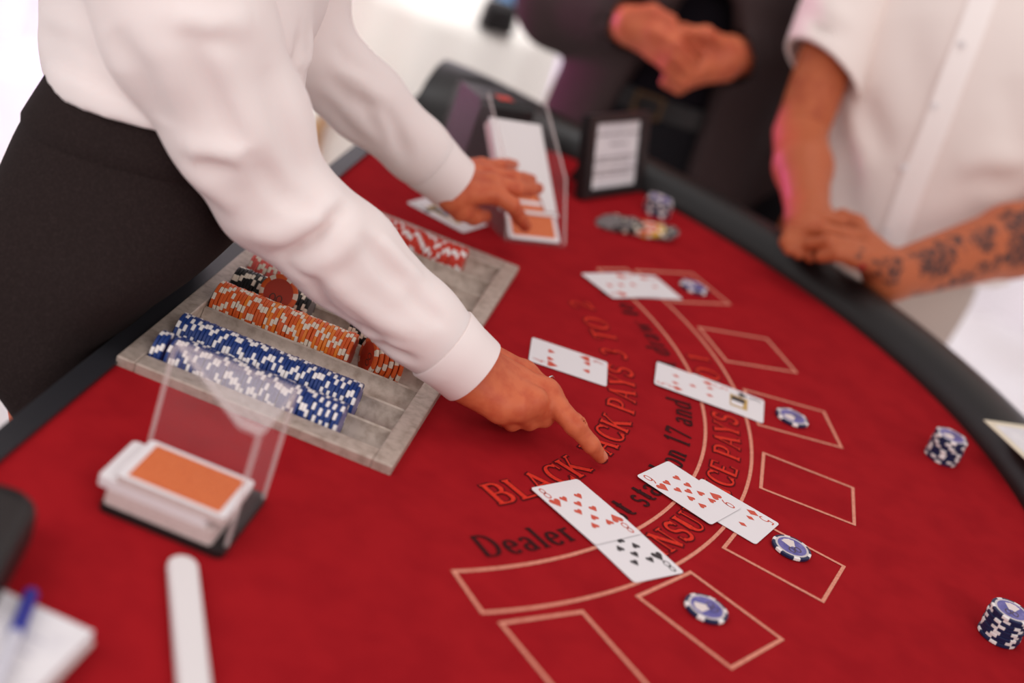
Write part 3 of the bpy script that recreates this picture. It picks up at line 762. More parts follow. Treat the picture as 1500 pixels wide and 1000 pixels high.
# discard holder with its deck
HX0, HX1, HY0, HY1, HZ = .066, .181, -.500, -.398, .103
dh = thing('card_holder', (*TL((HX0 + HX1) / 2, (HY0 + HY1) / 2)[:2], .0006), 'tall clear acrylic card holder holding a white edged deck, left on the felt', 'card holder', rz=TA)
hx, hy = (HX1 - HX0) / 2, (HY1 - HY0) / 2
part('base', MB().prism([(x + .007, y) for x, y in rrect(hx * 2 - .014, hy * 2 - .004, .006)], 0, .006), M_blackplastic, dh)
t_ = .003
part('end_wall', MB().box((hx - t_, -hy + .014, .006), (hx, hy - .011, HZ)), M_acryl, dh)
part('back_wall', MB().box((-hx + .014, hy - .008 - t_, .006), (hx - t_, hy - .008, HZ)), M_acryl, dh)
part('top_plate', MB().prism([(-hx + .014, hy - .010), (-hx + .04, hy - .034), (hx - .018, -hy + .014), (hx - .001, -hy + .013), (hx - .001, hy - .009)], HZ + .0002, HZ + .003), M_acryltop, dh)
for x, y in ((hx - .0016, -hy + .0132), (hx - .0016, hy - .0096), (-hx + .0126, hy - .0096)):
    part('wall_edge', MB().box((x - .0016, y - .0016, .006), (x + .0016, y + .0016, HZ)), M_acryledge, dh)
for p_, q_ in (((-hx + .014, hy - .010), (-hx + .04, hy - .034)), ((-hx + .04, hy - .034), (hx - .018, -hy + .014)), ((hx - .018, -hy + .014), (hx, -hy + .013)), ((hx, -hy + .013), (hx, hy - .009)), ((hx, hy - .009), (-hx + .014, hy - .010))):
    part('top_edge', MB().tube([(*p_, HZ + .0045), (*q_, HZ + .0045)], .0013, 6), M_acryledge, dh)
dk = thing('card_deck', (*TL(.130, -.4645)[:2], .0070), 'thick squared deck of cards with white edges, lying in the clear holder', 'card deck', rz=TA)
mb = MB()
def packet(x, y, z0, z1, dx=CL, dy=CW): return [(px + x, py + y) for px, py in rrect(dx, dy, .004)]
part('lower_packet', MB().prism(packet(-.004, 0, 0, 0), 0, .013), M_cardedge, dk)
part('slipped_packet', MB().prism(packet(-.012, .0003, 0, 0), .013, .0205), M_card, dk)
part('upper_packet', MB().prism(packet(.001, .0005, 0, 0), .0205, .0265), M_cardedge, dk)
tcd = thing('playing_card', (*TL(.131, -.464)[:2], .0337), 'face down orange backed card on top of the deck in the clear holder', 'playing card', rz=TA)
put('card_stock', CARD, tcd)
part('orange_back', MB().prism(rrect(CL - .014, CW - .010, .001), .0003, .0005), M_orangeback, tcd)

# white rounded stick, near edge
a, b = P(266, 818, z=.006), P(285, 1012, z=.006); d = b - a
st = thing('white_stick', (a[0], a[1], .0008), 'flat white round-ended plastic stick lying on the felt before the card holder', 'stick', rz=math.atan2(d[1], d[0]))
L_ = .21
part('body', MB().prism([(.011 + .011 * math.cos(t), .0112 * math.sin(t)) for t in np.linspace(math.pi / 2, 3 * math.pi / 2, 12)] + [(L_, -.0112), (L_, .0112)], 0, .010), M_whiteplastic, st)
st.children[0].modifiers.new('bevel', 'BEVEL').width = .0035; st.children[0].modifiers['bevel'].segments = 3

# note pad with pen
a, b, c_ = P(140, 932, z=.012), P(0, 868, z=.012), P(92, 1000, z=.012)
pd = thing('note_pad', (a[0], a[1], .0046), 'white note pad with faint writing in the near corner of the table', 'note pad')
ex = (b - a) / np.linalg.norm(b - a); ey = (c_ - a) - ex * ((c_ - a) @ ex); ey /= np.linalg.norm(ey)
def NP(p): q = ex * p[0] + ey * p[1]; return (q[0], q[1], p[2])
part('backing_board', MB().box((0, 0, 0), (.155, .21, .003), T=NP), M_cardedge, pd)
part('sheets', MB().box((.0015, .0015, .003), (.153, .208, .0118), T=NP), M_paper, pd)
mb = MB()
for k in range(9):
    x = .02
    while x < .13:
        d = random.uniform(.008, .02); mb.box((x, .03 + k * .016, .0118), (x + d, .0318 + k * .016, .0119), T=NP); x += d + random.uniform(.004, .01)
part('faint_writing', mb, mat('faint_ink', rgb(190, 186, 198), .8), pd)
a, b = P(46, 872, z=.019), P(14, 955, z=.019)
pn = thing('pen', (a[0], a[1], .0168), 'blue capped pen lying on the note pad', 'pen')
d = (b - a) / np.linalg.norm(b - a); o0 = np.array([0, 0, .0052])
part('cap', MB().tube([o0, o0 + d * .002, o0 + d * .045], [.003, .0048, .0052], 14), M_penblue, pn, smooth=50)
part('barrel', MB().tube([o0 + d * .045, o0 + d * .135, o0 + d * .142], [.0042, .0042, .0016], 14), mat('pen_barrel', rgb(206, 204, 214), .3), pn, smooth=50)
part('clip', MB().tube([o0 + d * .004 + [0, 0, .0050], o0 + d * .04 + [0, 0, .0066]], .0012, 8), M_penblue, pn, smooth=50)

# black pouch at the left edge
a = P(-82, 838, z=.0)
bp_ = thing('black_case', (a[0], a[1], .0046), 'black rounded case lying on the felt at the left edge of the photo', 'case', rz=.15)
mb = MB(); R = []
for s_, z in ((.94, 0), (1, .006), (1, .022), (.97, .030), (.9, .035), (.7, .037)):
    R.append([(x * s_, y * s_, z) for x, y in rrect(.088, .130, .022, 6)])
part('shell', MB().rings(R), M_leather, bp_, smooth=50)
R = [[(x, y, z) for x, y in rrect(.0886, .1306, .022, 6)] for z in (.013, .015)]
part('seam', MB().rings(R), M_blackplastic, bp_, smooth=40)

# cream card on the rail at the right edge
a = P(1512, 655, z=.0405)
tk = thing('menu_card', (a[0], a[1], .0402), 'cream card lying on the padded rail at the right edge of the photo', 'card', rz=math.radians(118))
part('stock', MB().prism(rrect(.105, .070, .002), 0, .0008), M_tick, tk)
part('printed_panel', MB().prism(rrect(.085, .05, .001), .0008, .0009), M_paper, tk)

# ================================================================== the marquee behind
c = P(672, -6, z=-.12)
tb = thing('side_table', (c[0], c[1], -TZ), 'round table under a white floor-length cloth in the blurred background', 'table')
part('top', MB().lathe([(.24, TZ - .15), (.25, TZ - .13), (.25, TZ - .125)], 48), M_wood, tb, smooth=40)
part('pedestal', MB().lathe([(.15, 0), (.15, .02), (.03, .05), (.03, TZ - .15)], 24), M_blackplastic, tb, smooth=40)
cl = thing('tablecloth', (c[0], c[1], -TZ), 'white cloth draped to the floor over the blurred background table', 'tablecloth')
R = []
for r_, z, w_ in ((.0, TZ - .118, 0), (.245, TZ - .118, 0), (.262, TZ - .124, 0), (.270, TZ - .15, .002), (.278, TZ - .4, .008), (.29, .02, .016)):
    R.append([((max(r_, .001) + w_ * math.sin(14 * t)) * math.cos(t), (max(r_, .001) + w_ * math.sin(14 * t)) * math.sin(t), z) for t in np.linspace(0, 2 * math.pi, 112, endpoint=False)])
part('cloth', MB().rings(R, caps=False), M_cloth, cl, smooth=True)
q = P(724, 44, z=-.118)
bgk = thing('black_bag', (q[0], q[1], -.117), 'small black bag on the white background table', 'bag', rz=.4)
R = [[(x * s_, y * s_, z) for x, y in rrect(.082, .05, .016, 5)] for s_, z in ((.95, 0), (1, .01), (.96, .045), (.8, .062), (.5, .066))]
part('body', MB().rings(R), M_leather, bgk, smooth=50)
part('handle', MB().tube([(.03 * math.cos(t), 0, .062 + .03 * math.sin(t)) for t in np.linspace(0, math.pi, 12)], .004, 8), M_leather, bgk, smooth=50)
q = P(768, 8, z=-.118)
bj = thing('blue_cloth', (q[0], q[1], -.117), 'folded pale blue cloth on the white background table beside the black bag', 'cloth', rz=-.3)
R = [[(x * s_ + .004 * math.sin(9 * y / .1 + z * 60), y * s_ + .005 * math.sin(40 * x), z + .004 * math.sin(30 * x)) for x, y in rrect(.13, .11, .03, 6)] for s_, z in ((.97, .006), (1, .016), (.98, .03), (.9, .038), (.5, .042))]
part('folds', MB().rings(R), M_bluecloth, bj, smooth=60)
def chair(px, py, rz, label):
    c = P(px, py, z=-.43)
    ch = thing('banquet_chair', (c[0], c[1], -TZ), label, 'chair', rz=rz)
    def bar(pts, r, name): part(name, MB().tube(pts, r, 10), M_gold, ch, smooth=50)
    for x in (-.18, .18):
        bar([(x, .18, 0), (x, .17, .44)], .014, 'leg'); bar([(x, -.19, 0), (x, -.18, .45), (x * .95, -.23, .92)], .014, 'leg')
        bar([(x, .175, .22), (x, -.185, .22)], .009, 'stretcher')
    for z in (.60, .90): bar([(-.175, -.20 - (z - .45) * .1, z), (.175, -.20 - (z - .45) * .1, z)], .013, 'back_rail')
    for x in (-.09, 0, .09): bar([(x, -.215, .60), (x, -.245, .90)], .009, 'spindle')
    for y in (.175, -.18): bar([(-.18, y, .44), (.18, y, .44)], .016, 'seat_rail')
    for x in (-.18, .18): bar([(x, .175, .44), (x, -.18, .44)], .016, 'seat_rail')
    part('cushion', MB().rings([[(x * s_, y * s_, z) for x, y in rrect(.37, .37, .04, 5)] for s_, z in ((.96, .455), (1, .47), (1, .49), (.9, .505))]), M_cloth, ch, smooth=50)
    return ch
chair(338, 152, -1.55, 'gold wooden chair with a white cushion standing behind the dealer, beyond the table edge')
# ================================================================== people
def ov(p, dx=0, dy=0, dz=0): return np.array(p) + np.array([dx, dy, dz])
ZV = np.array([0, 0, 1.0])
def head(body, hair_s, c, fwd, s=1.0):
    """add a head with a face to an SDF; c is the centre of the skull, fwd the way it looks"""
    f = np.array(fwd, float); f /= np.linalg.norm(f); r = np.cross(f, ZV); r /= np.linalg.norm(r); u = np.cross(r, f)
    q = lambda a, b, c_: c + s * (a * r + b * f + c_ * u)
    body.cap(q(0, -.015, .035), q(0, .0, .03), .082 * s, k=.02, u=r, f=1.12)
    body.cap(q(0, .02, -.02), q(0, .035, -.075), .068 * s, .042 * s, k=.03, u=r, f=1.05)
    body.cap(q(0, .083, .01), q(0, .108, -.028), .009 * s, .012 * s, k=.012)
    for sg in (-1, 1):
        body.cap(q(sg * .078, -.005, .01), q(sg * .082, -.012, -.025), .014 * s, .010 * s, k=.006, u=r, f=1.8)
        body.cap(q(sg * .032, .088, .008), q(sg * .034, .088, .008), .013 * s, k=.01, op='sub')
        body.cap(q(sg * .018, .086, .030), q(sg * .046, .078, .030), .006 * s, k=.01)
        body.cap(q(sg * .012, .094, -.030), q(sg * .013, .094, -.030), .007 * s, k=.006)
    body.cap(q(-.022, .082, -.060), q(.022, .082, -.060), .007 * s, k=.006)
    return q
def face(root, q, s=1.0):
    for sg in (-1, 1):
        e = part('eye', MB().rings([[tuple(q(sg * .032 + .0105 * math.sin(a) * math.cos(t), 0.0715 + .0105 * math.cos(a), .008 + .0105 * math.sin(a) * math.sin(t))) for t in np.linspace(0, 2 * math.pi, 14, endpoint=False)] for a in np.linspace(.15, 1.5, 6)]), M_eye, root, smooth=True, world=True)
        part('iris', MB().rings([[tuple(q(sg * .032 + r_ * math.cos(t), 0.0826, .008 + r_ * math.sin(t))) for t in np.linspace(0, 2 * math.pi, 14, endpoint=False)] for r_ in (.005, .0005)]), M_iris, root, world=True)
        m_ = MB().tube([q(sg * .016, .089, .034), q(sg * .032, .085, .038), q(sg * .050, .071, .034)], [.002, .003, .0015], 8)
        part('eyebrow', m_, M_hair, root, smooth=True, world=True)
    part('lips', MB().tube([q(-.024, .082, -.060), q(-.010, .090, -.058), q(0, .091, -.060), q(.010, .090, -.058), q(.024, .082, -.060)], [.001, .0055, .006, .0055, .001], 10), M_lip, root, smooth=True, world=True)
def nail(root, tip, dip, upv, s=1.0, w=.0062):
    d = tip - dip; d /= np.linalg.norm(d); u = np.array(upv, float); u -= d * (u @ d); u /= np.linalg.norm(u); r = np.cross(d, u)
    R = []
    for a in np.linspace(-1, 1, 9):
        hw = w * .78 * math.sqrt(max(.05, 1 - a ** 4 * .8)); R.append([tip + d * (a * .0062 - .0022) + r * (b * hw) + u * (.0073 - .0030 * b * b - .0012 * max(a, 0) ** 2) for b in np.linspace(-1, 1, 7)])
    part('fingernail', MB().rings(R, closed=False, caps=False), M_nail, root, smooth=True, world=True)

# ------------------------------------------------------------------ the dealer
DR = np.array([-.46, 1.30, 0])
dealer = thing('person', (DR[0], DR[1], -TZ), 'person in a white blouse and black skirt leaning over the table, pointing one finger', 'person')
shR, elR, wrR = P(188, -130, d=1.23), P(400, 278, d=1.335), P(690, 541, z=.060)
shL, elL, wrL = P(415, -235, d=1.58), P(446, 66, d=1.66), P(662, 266, z=.088)
waist = P(245, 178, d=1.42)
chest = (shR + shL) / 2 + np.array([.02, 0, -.08])
neck0 = (shR + shL) / 2 + np.array([.01, 0, .03]); hd = neck0 + np.array([.085, .01, .175])
# pointing hand
H = SDF(); fore = (elR - wrR) / np.linalg.norm(elR - wrR)
palm_up = np.array([.25, -.45, .85])
H.cap(wrR + fore * .10, wrR + fore * .0, .0300, .0245, k=.01, u=palm_up, f=1.18)
mI, mM, mR, mP = P(798, 576, z=.051), P(780, 589, z=.049), P(757, 598, z=.043), P(731, 601, z=.036)
wA, wB = P(706, 530, z=.062), P(684, 560, z=.050)
H.cap(wA, mI, .0165, .0125, k=.012); H.cap((wA + wB) / 2, mM, .0185, .0125, k=.012); H.cap(wB, mR, .017, .0122, k=.012); H.cap(wB, mP, .0165, .0118, k=.012)
H.cap(P(720, 560, z=.042), P(765, 588, z=.034), .015, .014, k=.014)
iP, iD, iT = P(842, 623, z=.0395), P(866, 651, z=.0245), P(880, 669, z=.0105)
H.chain([mI, iP], [.0118, .0096], k=.010); H.chain([iP, iD], [.0094, .0080], k=.004); H.chain([iD, iT], [.0080, .0064], k=.004)
H.cap(iP + [0, 0, .0015], iP + [.001, 0, .0015], .0094, k=.004)
def curl(m, p, d, t, r):
    H.chain([m, p], [r * 1.16, r], k=.007); H.chain([p, d], [r, r * .92], k=.003); H.chain([d, t], [r * .92, r * .8], k=.003)
curl(mM, P(797, 612, z=.030), P(780, 607, z=.0145), P(763, 598, z=.013), .0090)
curl(mR, P(775, 617, z=.0245), P(760, 612, z=.0125), P(746, 602, z=.012), .0086)
curl(mP, P(750, 619, z=.0200), P(737, 613, z=.0110), P(726, 605, z=.0110), .0079)
# thumb: leaves the far side of the palm
H.chain([P(712, 522, z=.048), P(768, 546, z=.036), P(806, 575, z=.026), P(822, 592, z=.018)], [.0150, .0115, .0100, .0078], k=.008)
# knuckles, tendons, creases
for kn in (mI, mM, mR, mP): H.cap(kn + [0, 0, .005], kn + [.002, 0, .005], .0072, k=.009)
for kn in (mI, mM, mR): 
    w_ = wA * .45 + wB * .55 + [0, 0, .013]; H.cap(w_ + (kn - w_) * .35, kn + [0, 0, .0075], .0028, .0036, k=.008)
for j, dd in ((iP, iD - iP), (iD, iT - iD)):
    d_ = dd / np.linalg.norm(dd); r_ = np.cross(d_, ZV); r_ /= np.linalg.norm(r_); u_ = np.cross(r_, d_)
    for e_ in (-.0022, .0005, .0030): H.cap(j + d_ * e_ + u_ * .0098 - r_ * .0042, j + d_ * e_ + u_ * .0098 + r_ * .0042, .0007, k=.0018, op='sub')
V1, F1_ = H.build(.00115); V1 = relax(V1, F1_, 2, .35)
# drawing hand
K = SDF(); foreL = (elL - wrL) / np.linalg.norm(elL - wrL)
K.cap(wrL + foreL * .10, wrL, .0290, .0240, k=.01, u=(.1, -.4, .9), f=1.15)
kI, kM, kR, kP = P(724, 283, z=.088), P(722, 268, z=.094), P(714, 255, z=.093), P(704, 244, z=.088)
vA, vB = P(664, 284, z=.078), P(668, 252, z=.086)
K.cap(vA, kI, .0165, .0120, k=.012); K.cap((vA + vB) / 2, kM, .018, .0120, k=.012); K.cap(vB, kR, .0165, .0118, k=.012); K.cap(vB, kP, .0155, .0112, k=.012)
def fing(m, p, d, t, r): K.chain([m, p], [r * 1.14, r], k=.007); K.chain([p, d], [r, r * .92], k=.003); K.chain([d, t], [r * .92, r * .78], k=.003)
tI = P(770, 331, z=.0385)
fing(kI, P(750, 300, z=.082), P(762, 320, z=.058), tI, .0096)
fing(kM, P(757, 276, z=.094), P(775, 277, z=.083), P(788, 276, z=.072), .0096)
fing(kR, P(752, 260, z=.096), P(766, 262, z=.087), P(778, 263, z=.077), .0090)
fing(kP, P(733, 242, z=.090), P(744, 241, z=.083), P(753, 241, z=.075), .0080)
K.chain([P(660, 292, z=.072), P(676, 308, z=.060), P(694, 316, z=.052), P(710, 316, z=.048)], [.0150, .0118, .0100, .0080], k=.008)
V2, F2 = K.build(.0013); V2 = relax(V2, F2, 2, .35)
# rest of the body
Bd = SDF()
Bd.cap(waist + [0, 0, -.06], chest, .075, .085, k=.04); Bd.cap(shR + [.01, .03, -.01], shL + [.01, -.03, -.01], .045, k=.04)
Bd.cap(neck0 + [-.01, 0, -.03], neck0 + [.04, 0, .08], .048, .045, k=.03)
Bd.chain([shR, elR, wrR + fore * .03], [.042, .034, .022], k=.015); Bd.chain([shL, elL, wrL + foreL * .03], [.042, .034, .022], k=.015)
hipc = np.array([-.425, 1.305, -.03])
for sg in (-1, 1):
    hp = np.array([-.372, 1.295 + sg * .062, -.11]); kn = np.array([-.375, 1.29 + sg * .065, -.42]); an = np.array([-.45, 1.30 + sg * .07, -.80])
    Bd.cap(waist + [-.01, 0, -.05], hipc, .06, .050, k=.02); Bd.chain([hipc + [-.01, sg * .06, 0], hp, kn], [.045, .044, .042], k=.02); Bd.chain([kn, an], [.046, .030], k=.02)
    Bd.cap(an + [-.02, 0, -.045], an + [.10, sg * .01, -.058], .026, .018, k=.02)
qd = head(Bd, None, hd, (.85, .05, -.5))
V3, F3 = Bd.build(.0065); V3 = relax(V3, F3, 2)
put('body', npmesh('body', [(V3, F3), (V1, F1_), (V2, F2)], M_skinD, np.array([DR[0], DR[1], -TZ])), dealer)
face(dealer, qd)
Hr = SDF(); Hr.cap(qd(0, -.03, .045), qd(0, -.005, .05), .090, k=.02); Hr.cap(qd(0, -.095, .05), qd(0, -.115, .06), .042, k=.02)
Hr.cap(qd(0, .10, -.04), qd(0, .085, -.03), .080, k=.01, op='sub')
V, F = Hr.build(.006); put('hair', npmesh('hair', [(V, F)], M_hair, np.array([DR[0], DR[1], -TZ])), dealer)
nail(dealer, iT, iD, (.02, -.5, .85)); nail(dealer, tI, P(762, 320, z=.058), (.5, -.3, .8), w=.006)
rg = P(803, 561, z=.052)
part('ring', MB().tube([rg + [.0095 * math.cos(t) * .4, .0095 * math.cos(t), .0095 * math.sin(t) - .002] for t in np.linspace(0, 2 * math.pi, 25)], .0009, 8), M_silver, dealer, smooth=True, world=True)
part('ring_stone', MB().lathe([(.0004, -.0012), (.0018, .0006), (.0012, .0014), (.0002, .0015)], 8), M_gem, dealer).location = tuple(P(807, 556, z=.0625) - np.array([DR[0], DR[1], -TZ]))
# blouse: the trunk, then each sleeve as a piece of its own
DO = np.array([DR[0], DR[1], -TZ])
Bl = SDF()
Bl.cap(waist + [.004, 0, -.03], waist + [.002, .005, .03], .088, .098, k=.02, u=(0, 1, 0), f=.80)
Bl.cap(waist + [.0, .005, .04], chest + [-.005, 0, .0], .102, .108, k=.05, u=(0, 1, 0), f=.79)
Bl.cap(P(196, 58, d=1.47), P(206, -50, d=1.47), .086, .098, k=.06)
Bl.cap(chest + [.022, -.065, -.03], chest + [.024, -.065, -.03], .070, k=.04); Bl.cap(chest + [.022, .065, -.03], chest + [.024, .065, -.03], .070, k=.04)
Bl.cap(neck0 + [-.01, -.04, -.045], shR + [0, .02, -.005], .062, .062, k=.05)
Bl.cap(shR + [.0, .06, -.01], shL + [.0, -.04, -.01], .064, k=.06)
for pts, a_, r_ in ([[(58, 40), (100, 62), (150, 88), (200, 104)], .006, .012], [[(60, 30), (100, 46), (150, 70)], -.004, .016], [[(66, 76), (110, 100), (160, 124), (200, 140)], .005, .010],
                    [[(70, 92), (120, 116), (180, 142)], -.003, .010], [[(418, 124), (446, 104), (466, 66)], .005, .008], [[(424, 112), (438, 84), (440, 46)], .005, .009],
                    [[(420, 130), (450, 116), (474, 92)], -.004, .009], [[(430, 106), (452, 82), (456, 40)], -.004, .010], [[(404, 60), (420, 90), (428, 110)], .004, .010],
                    [[(436, 140), (440, 170), (436, 205)], .004, .010], [[(424, 150), (426, 180)], -.003, .010]):
    Bl.crease(pts, a_ * 1.5, r_ * .9)
Bl.plane([-.370, 1.335, .177], [.09, -.175, -1])
V, F = Bl.build(.0036); V = relax(V, F, 2, .45)
put('blouse', npmesh('blouse', [(V, F)], M_shirtD, DO), dealer)
armR = lambda t: shR + (elR - shR) * t; farR = lambda t: elR + (wrR - elR) * t
farL = lambda t: elL + (wrL - elL) * t
def cut(V, F, p, d):
    keep = ((V - p) @ d) < 0; near = np.linalg.norm(V - p, axis=1) < .12; ok = keep | ~near
    return V, F[ok[F].all(1)]
SR = SDF()
SR.chain([shR + (elR - shR) * .06 + [.0, .012, -.004], armR(.4), armR(.75), elR + [0, 0, -.004]], [.066, .071, .060, .050], k=.02)
SR.chain([elR + [0, 0, -.004], farR(.35), farR(.72), farR(1.06)], [.050, .047, .0385, .0340], k=.014)
SR.cap(P(468, 318, d=1.32), P(492, 332, d=1.32), .020, .016, k=.03)      # cloth pushed up at the elbow
for pts, a_, r_ in ([[(356, 374), (400, 378), (448, 356), (488, 318), (508, 300)], .0065, .0075], [[(362, 344), (410, 346), (460, 322), (496, 288)], -.0050, .014],
                    [[(376, 402), (430, 404), (484, 378), (524, 342)], -.0055, .012], [[(424, 392), (458, 414), (480, 452), (520, 492), (580, 518)], .0060, .008],
                    [[(470, 392), (512, 436), (556, 470), (612, 494)], -.0050, .012], [[(536, 352), (566, 392), (596, 420)], .0050, .009], [[(556, 344), (590, 384), (620, 410)], -.0035, .010],
                    [[(596, 426), (625, 452), (652, 474)], .0040, .009], [[(548, 500), (580, 516), (612, 530)], .0035, .008],
                    [[(500, 450), (540, 488), (590, 510)], -.0030, .007],
                    [[(284, 62), (304, 112), (336, 180), (358, 220)], .0075, .014], [[(300, 54), (330, 120), (362, 190), (378, 232)], -.0060, .018],
                    [[(216, 196), (270, 216), (324, 228), (366, 226)], -.0060, .014], [[(228, 216), (284, 236), (344, 246)], .0050, .012],
                    [[(160, 40), (200, 110), (236, 186)], .0050, .022], [[(392, 90), (412, 160), (434, 230), (452, 268)], .0050, .016],
                    [[(376, 236), (416, 284), (466, 300)], .0050, .012], [[(250, 24), (316, 38), (372, 32)], -.0050, .016], [[(252, 50), (300, 58), (352, 56)], .0030, .014],
                    [[(250, 260), (290, 300), (330, 330)], .0040, .016], [[(262, 240), (310, 276), (350, 310)], -.0035, .016]):
    SR.crease(pts, a_ * 2.0, r_ * .78)
SR.cap(farR(.90), farR(1.3), .0295, .0295, .002, 'sub')
V, F = SR.build(.0028); V, F = cut(V, F, farR(.985), (wrR - elR) / np.linalg.norm(wrR - elR)); V = relax(V, F, 2, .45)
put('sleeve', npmesh('sleeve', [(V, F)], M_shirtD, DO), dealer)
SL_ = SDF()
SL_.chain([shL, (shL + elL) / 2, elL], [.068, .062, .051], k=.02); SL_.chain([elL, farL(.4), farL(.75), farL(1.05)], [.051, .044, .0365, .0325], k=.014)
for pts, a_, r_ in ([[(480, 112), (516, 150), (558, 162)], .0050, .010], [[(520, 130), (545, 175), (568, 202)], .0050, .010], [[(558, 158), (580, 190), (590, 226)], .0040, .010],
                    [[(500, 95), (540, 130), (575, 150)], -.0050, .014], [[(462, 140), (504, 185), (540, 214)], .0045, .012], [[(540, 150), (562, 184), (578, 212)], -.0040, .010],
                    [[(490, 60), (510, 90), (540, 104)], .0040, .012], [[(572, 190), (590, 214), (598, 236)], .0030, .010]):
    SL_.crease(pts, a_ * 1.15, r_ * .8)
SL_.cap(farL(.90), farL(1.3), .0285, .0285, .002, 'sub')
V, F = SL_.build(.0032); V, F = cut(V, F, farL(.985), (wrL - elL) / np.linalg.norm(wrL - elL)); V = relax(V, F, 2, .45)
put('sleeve', npmesh('sleeve', [(V, F)], M_shirtD, DO), dealer)
def cuff(a, b, r0, r1, name='cuff', mm=M_cuff, th=.0024, n=56):
    d = (b - a) / np.linalg.norm(b - a); x = np.cross(d, ZV); x /= np.linalg.norm(x); y = np.cross(x, d); L = np.linalg.norm(b - a); R = []
    for r_, t in ((r0 - th, .0), (r0, .0), (r0 + .0008, .03), ((r0 + r1) / 2, .5), (r1 + .0010, .95), (r1 + .0006, 1.0), (r1 - th, 1.0), (r1 - th, .5), (r0 - th, .02)):
        R.append([a + d * L * t + r_ * (math.cos(q) * x + math.sin(q) * y) * (1 + .012 * math.sin(3 * q + t)) for q in np.linspace(0, 2 * math.pi, n, endpoint=False)])
    return part(name, MB().rings(R, caps=False), mm, dealer, smooth=55, world=True)
cuff(farR(.845), farR(1.015), .0384, .0345); cuff(farL(.845), farL(1.015), .0364, .0327)
# skirt: rings of a soft ellipse, gathered low at the back
LV = [(.185, -.370, 1.335, .111, .122, 2.2), (.13, -.383, 1.332, .116, .128, 2.2), (.09, -.386, 1.325, .113, .142, 2.5), (.05, -.397, 1.322, .103, .168, 3.2), (.02, -.412, 1.322, .088, .174, 3.4), (-.03, -.417, 1.318, .070, .174, 3.6), (-.07, -.380, 1.30, .064, .150, 2.6),
      (-.11, -.348, 1.295, .060, .140, 2.3), (-.20, -.336, 1.29, .072, .136, 2.2), (-.42, -.375, 1.29, .084, .136, 2.2)]
def skirt_ring(z, n=110):
    zs = [l[0] for l in LV]; g = [float(np.interp(z, zs[::-1], [l[i] for l in LV][::-1])) for i in range(1, 6)]
    o = []
    for t in np.linspace(0, 2 * math.pi, n, endpoint=False):
        c, s_ = math.cos(t), math.sin(t); e = 2 / g[4]
        x = g[0] + g[2] * math.copysign(abs(c) ** e, c); y = g[1] + g[3] * math.copysign(abs(s_) ** e, s_)
        b = max(0, math.cos(t - math.radians(215))) ** 2 * max(0, min(1, (-z + .02) / .06)) * max(0, min(1, (z + .30) / .1))
        k = .0045 * b * math.sin(z * 260 + 1.5 * math.sin(3 * t)); x += k * c; y += k * s_
        w_ = max(0, min(1, (z - .02) / .16))           # the waist is cut higher at the hip nearest the camera
        o.append((x, y, z + w_ * (.09 * (x - g[0]) - .175 * (y - g[1]))))
    return o
zz_ = list(np.linspace(-.42, .185, 80))
def smoothrings(R):
    A = np.array(R)
    for _ in range(5): A[1:-1] = .25 * A[:-2] + .5 * A[1:-1] + .25 * A[2:]
    return A
A = smoothrings([skirt_ring(z) for z in zz_])
part('skirt', MB().rings(A, caps=False), M_skirt, dealer, smooth=True, world=True)
A2 = smoothrings([skirt_ring(z) for z in zz_])
cen = A2.mean(1, keepdims=True); dirs = (A2 - cen); dirs[:, :, 2] = 0; dirs /= np.linalg.norm(dirs, axis=2, keepdims=True)
lo = int(len(zz_) * .922)
Wn = A2[lo:] + dirs[lo:] * .0040; Wn[0] = A2[lo] + dirs[lo] * .0002
part('waistband', MB().rings(list(Wn) + [A2[-1] - dirs[-1] * .003], caps=False), M_skirt, dealer, smooth=50, world=True)
for sg in (-1, 1):
    an = np.array([-.45, 1.30 + sg * .07, -.80])
    S_ = SDF().cap(an + [-.03, 0, -.045], an + [.11, sg * .01, -.060], .033, .019, k=.02); S_.plane([0, 0, -TZ + .003], [0, 0, -1]); S_.plane(an + [0, 0, -.012], [-.35, 0, 1])
    V, F = S_.build(.004); put('shoe', npmesh('shoe', [(V, F)], M_leather, np.array([DR[0], DR[1], -TZ])), dealer)

# ------------------------------------------------------------------ the guest in the white shirt
MR_ = np.array([.52, 2.44, 0]); MO = np.array([MR_[0], MR_[1], -TZ])
g1 = thing('person', (MR_[0], MR_[1], -TZ), 'person in a white short sleeved shirt with a tattooed forearm, hands on the rail', 'person')
sR, sL = P(1292, -140, d=2.42), P(1648, -10, d=2.42)
eR, wR = P(1172, 196, d=2.33), P(1184, 322, d=2.185)
eL, wL = P(1572, 326, d=2.30), P(1302, 406, d=2.125)
ctr = (sR + sL) / 2
pel = np.array([ctr[0] + .01, ctr[1] - .03, -.02]); bel = P(1385, 215, d=2.42)
Gs = SDF()
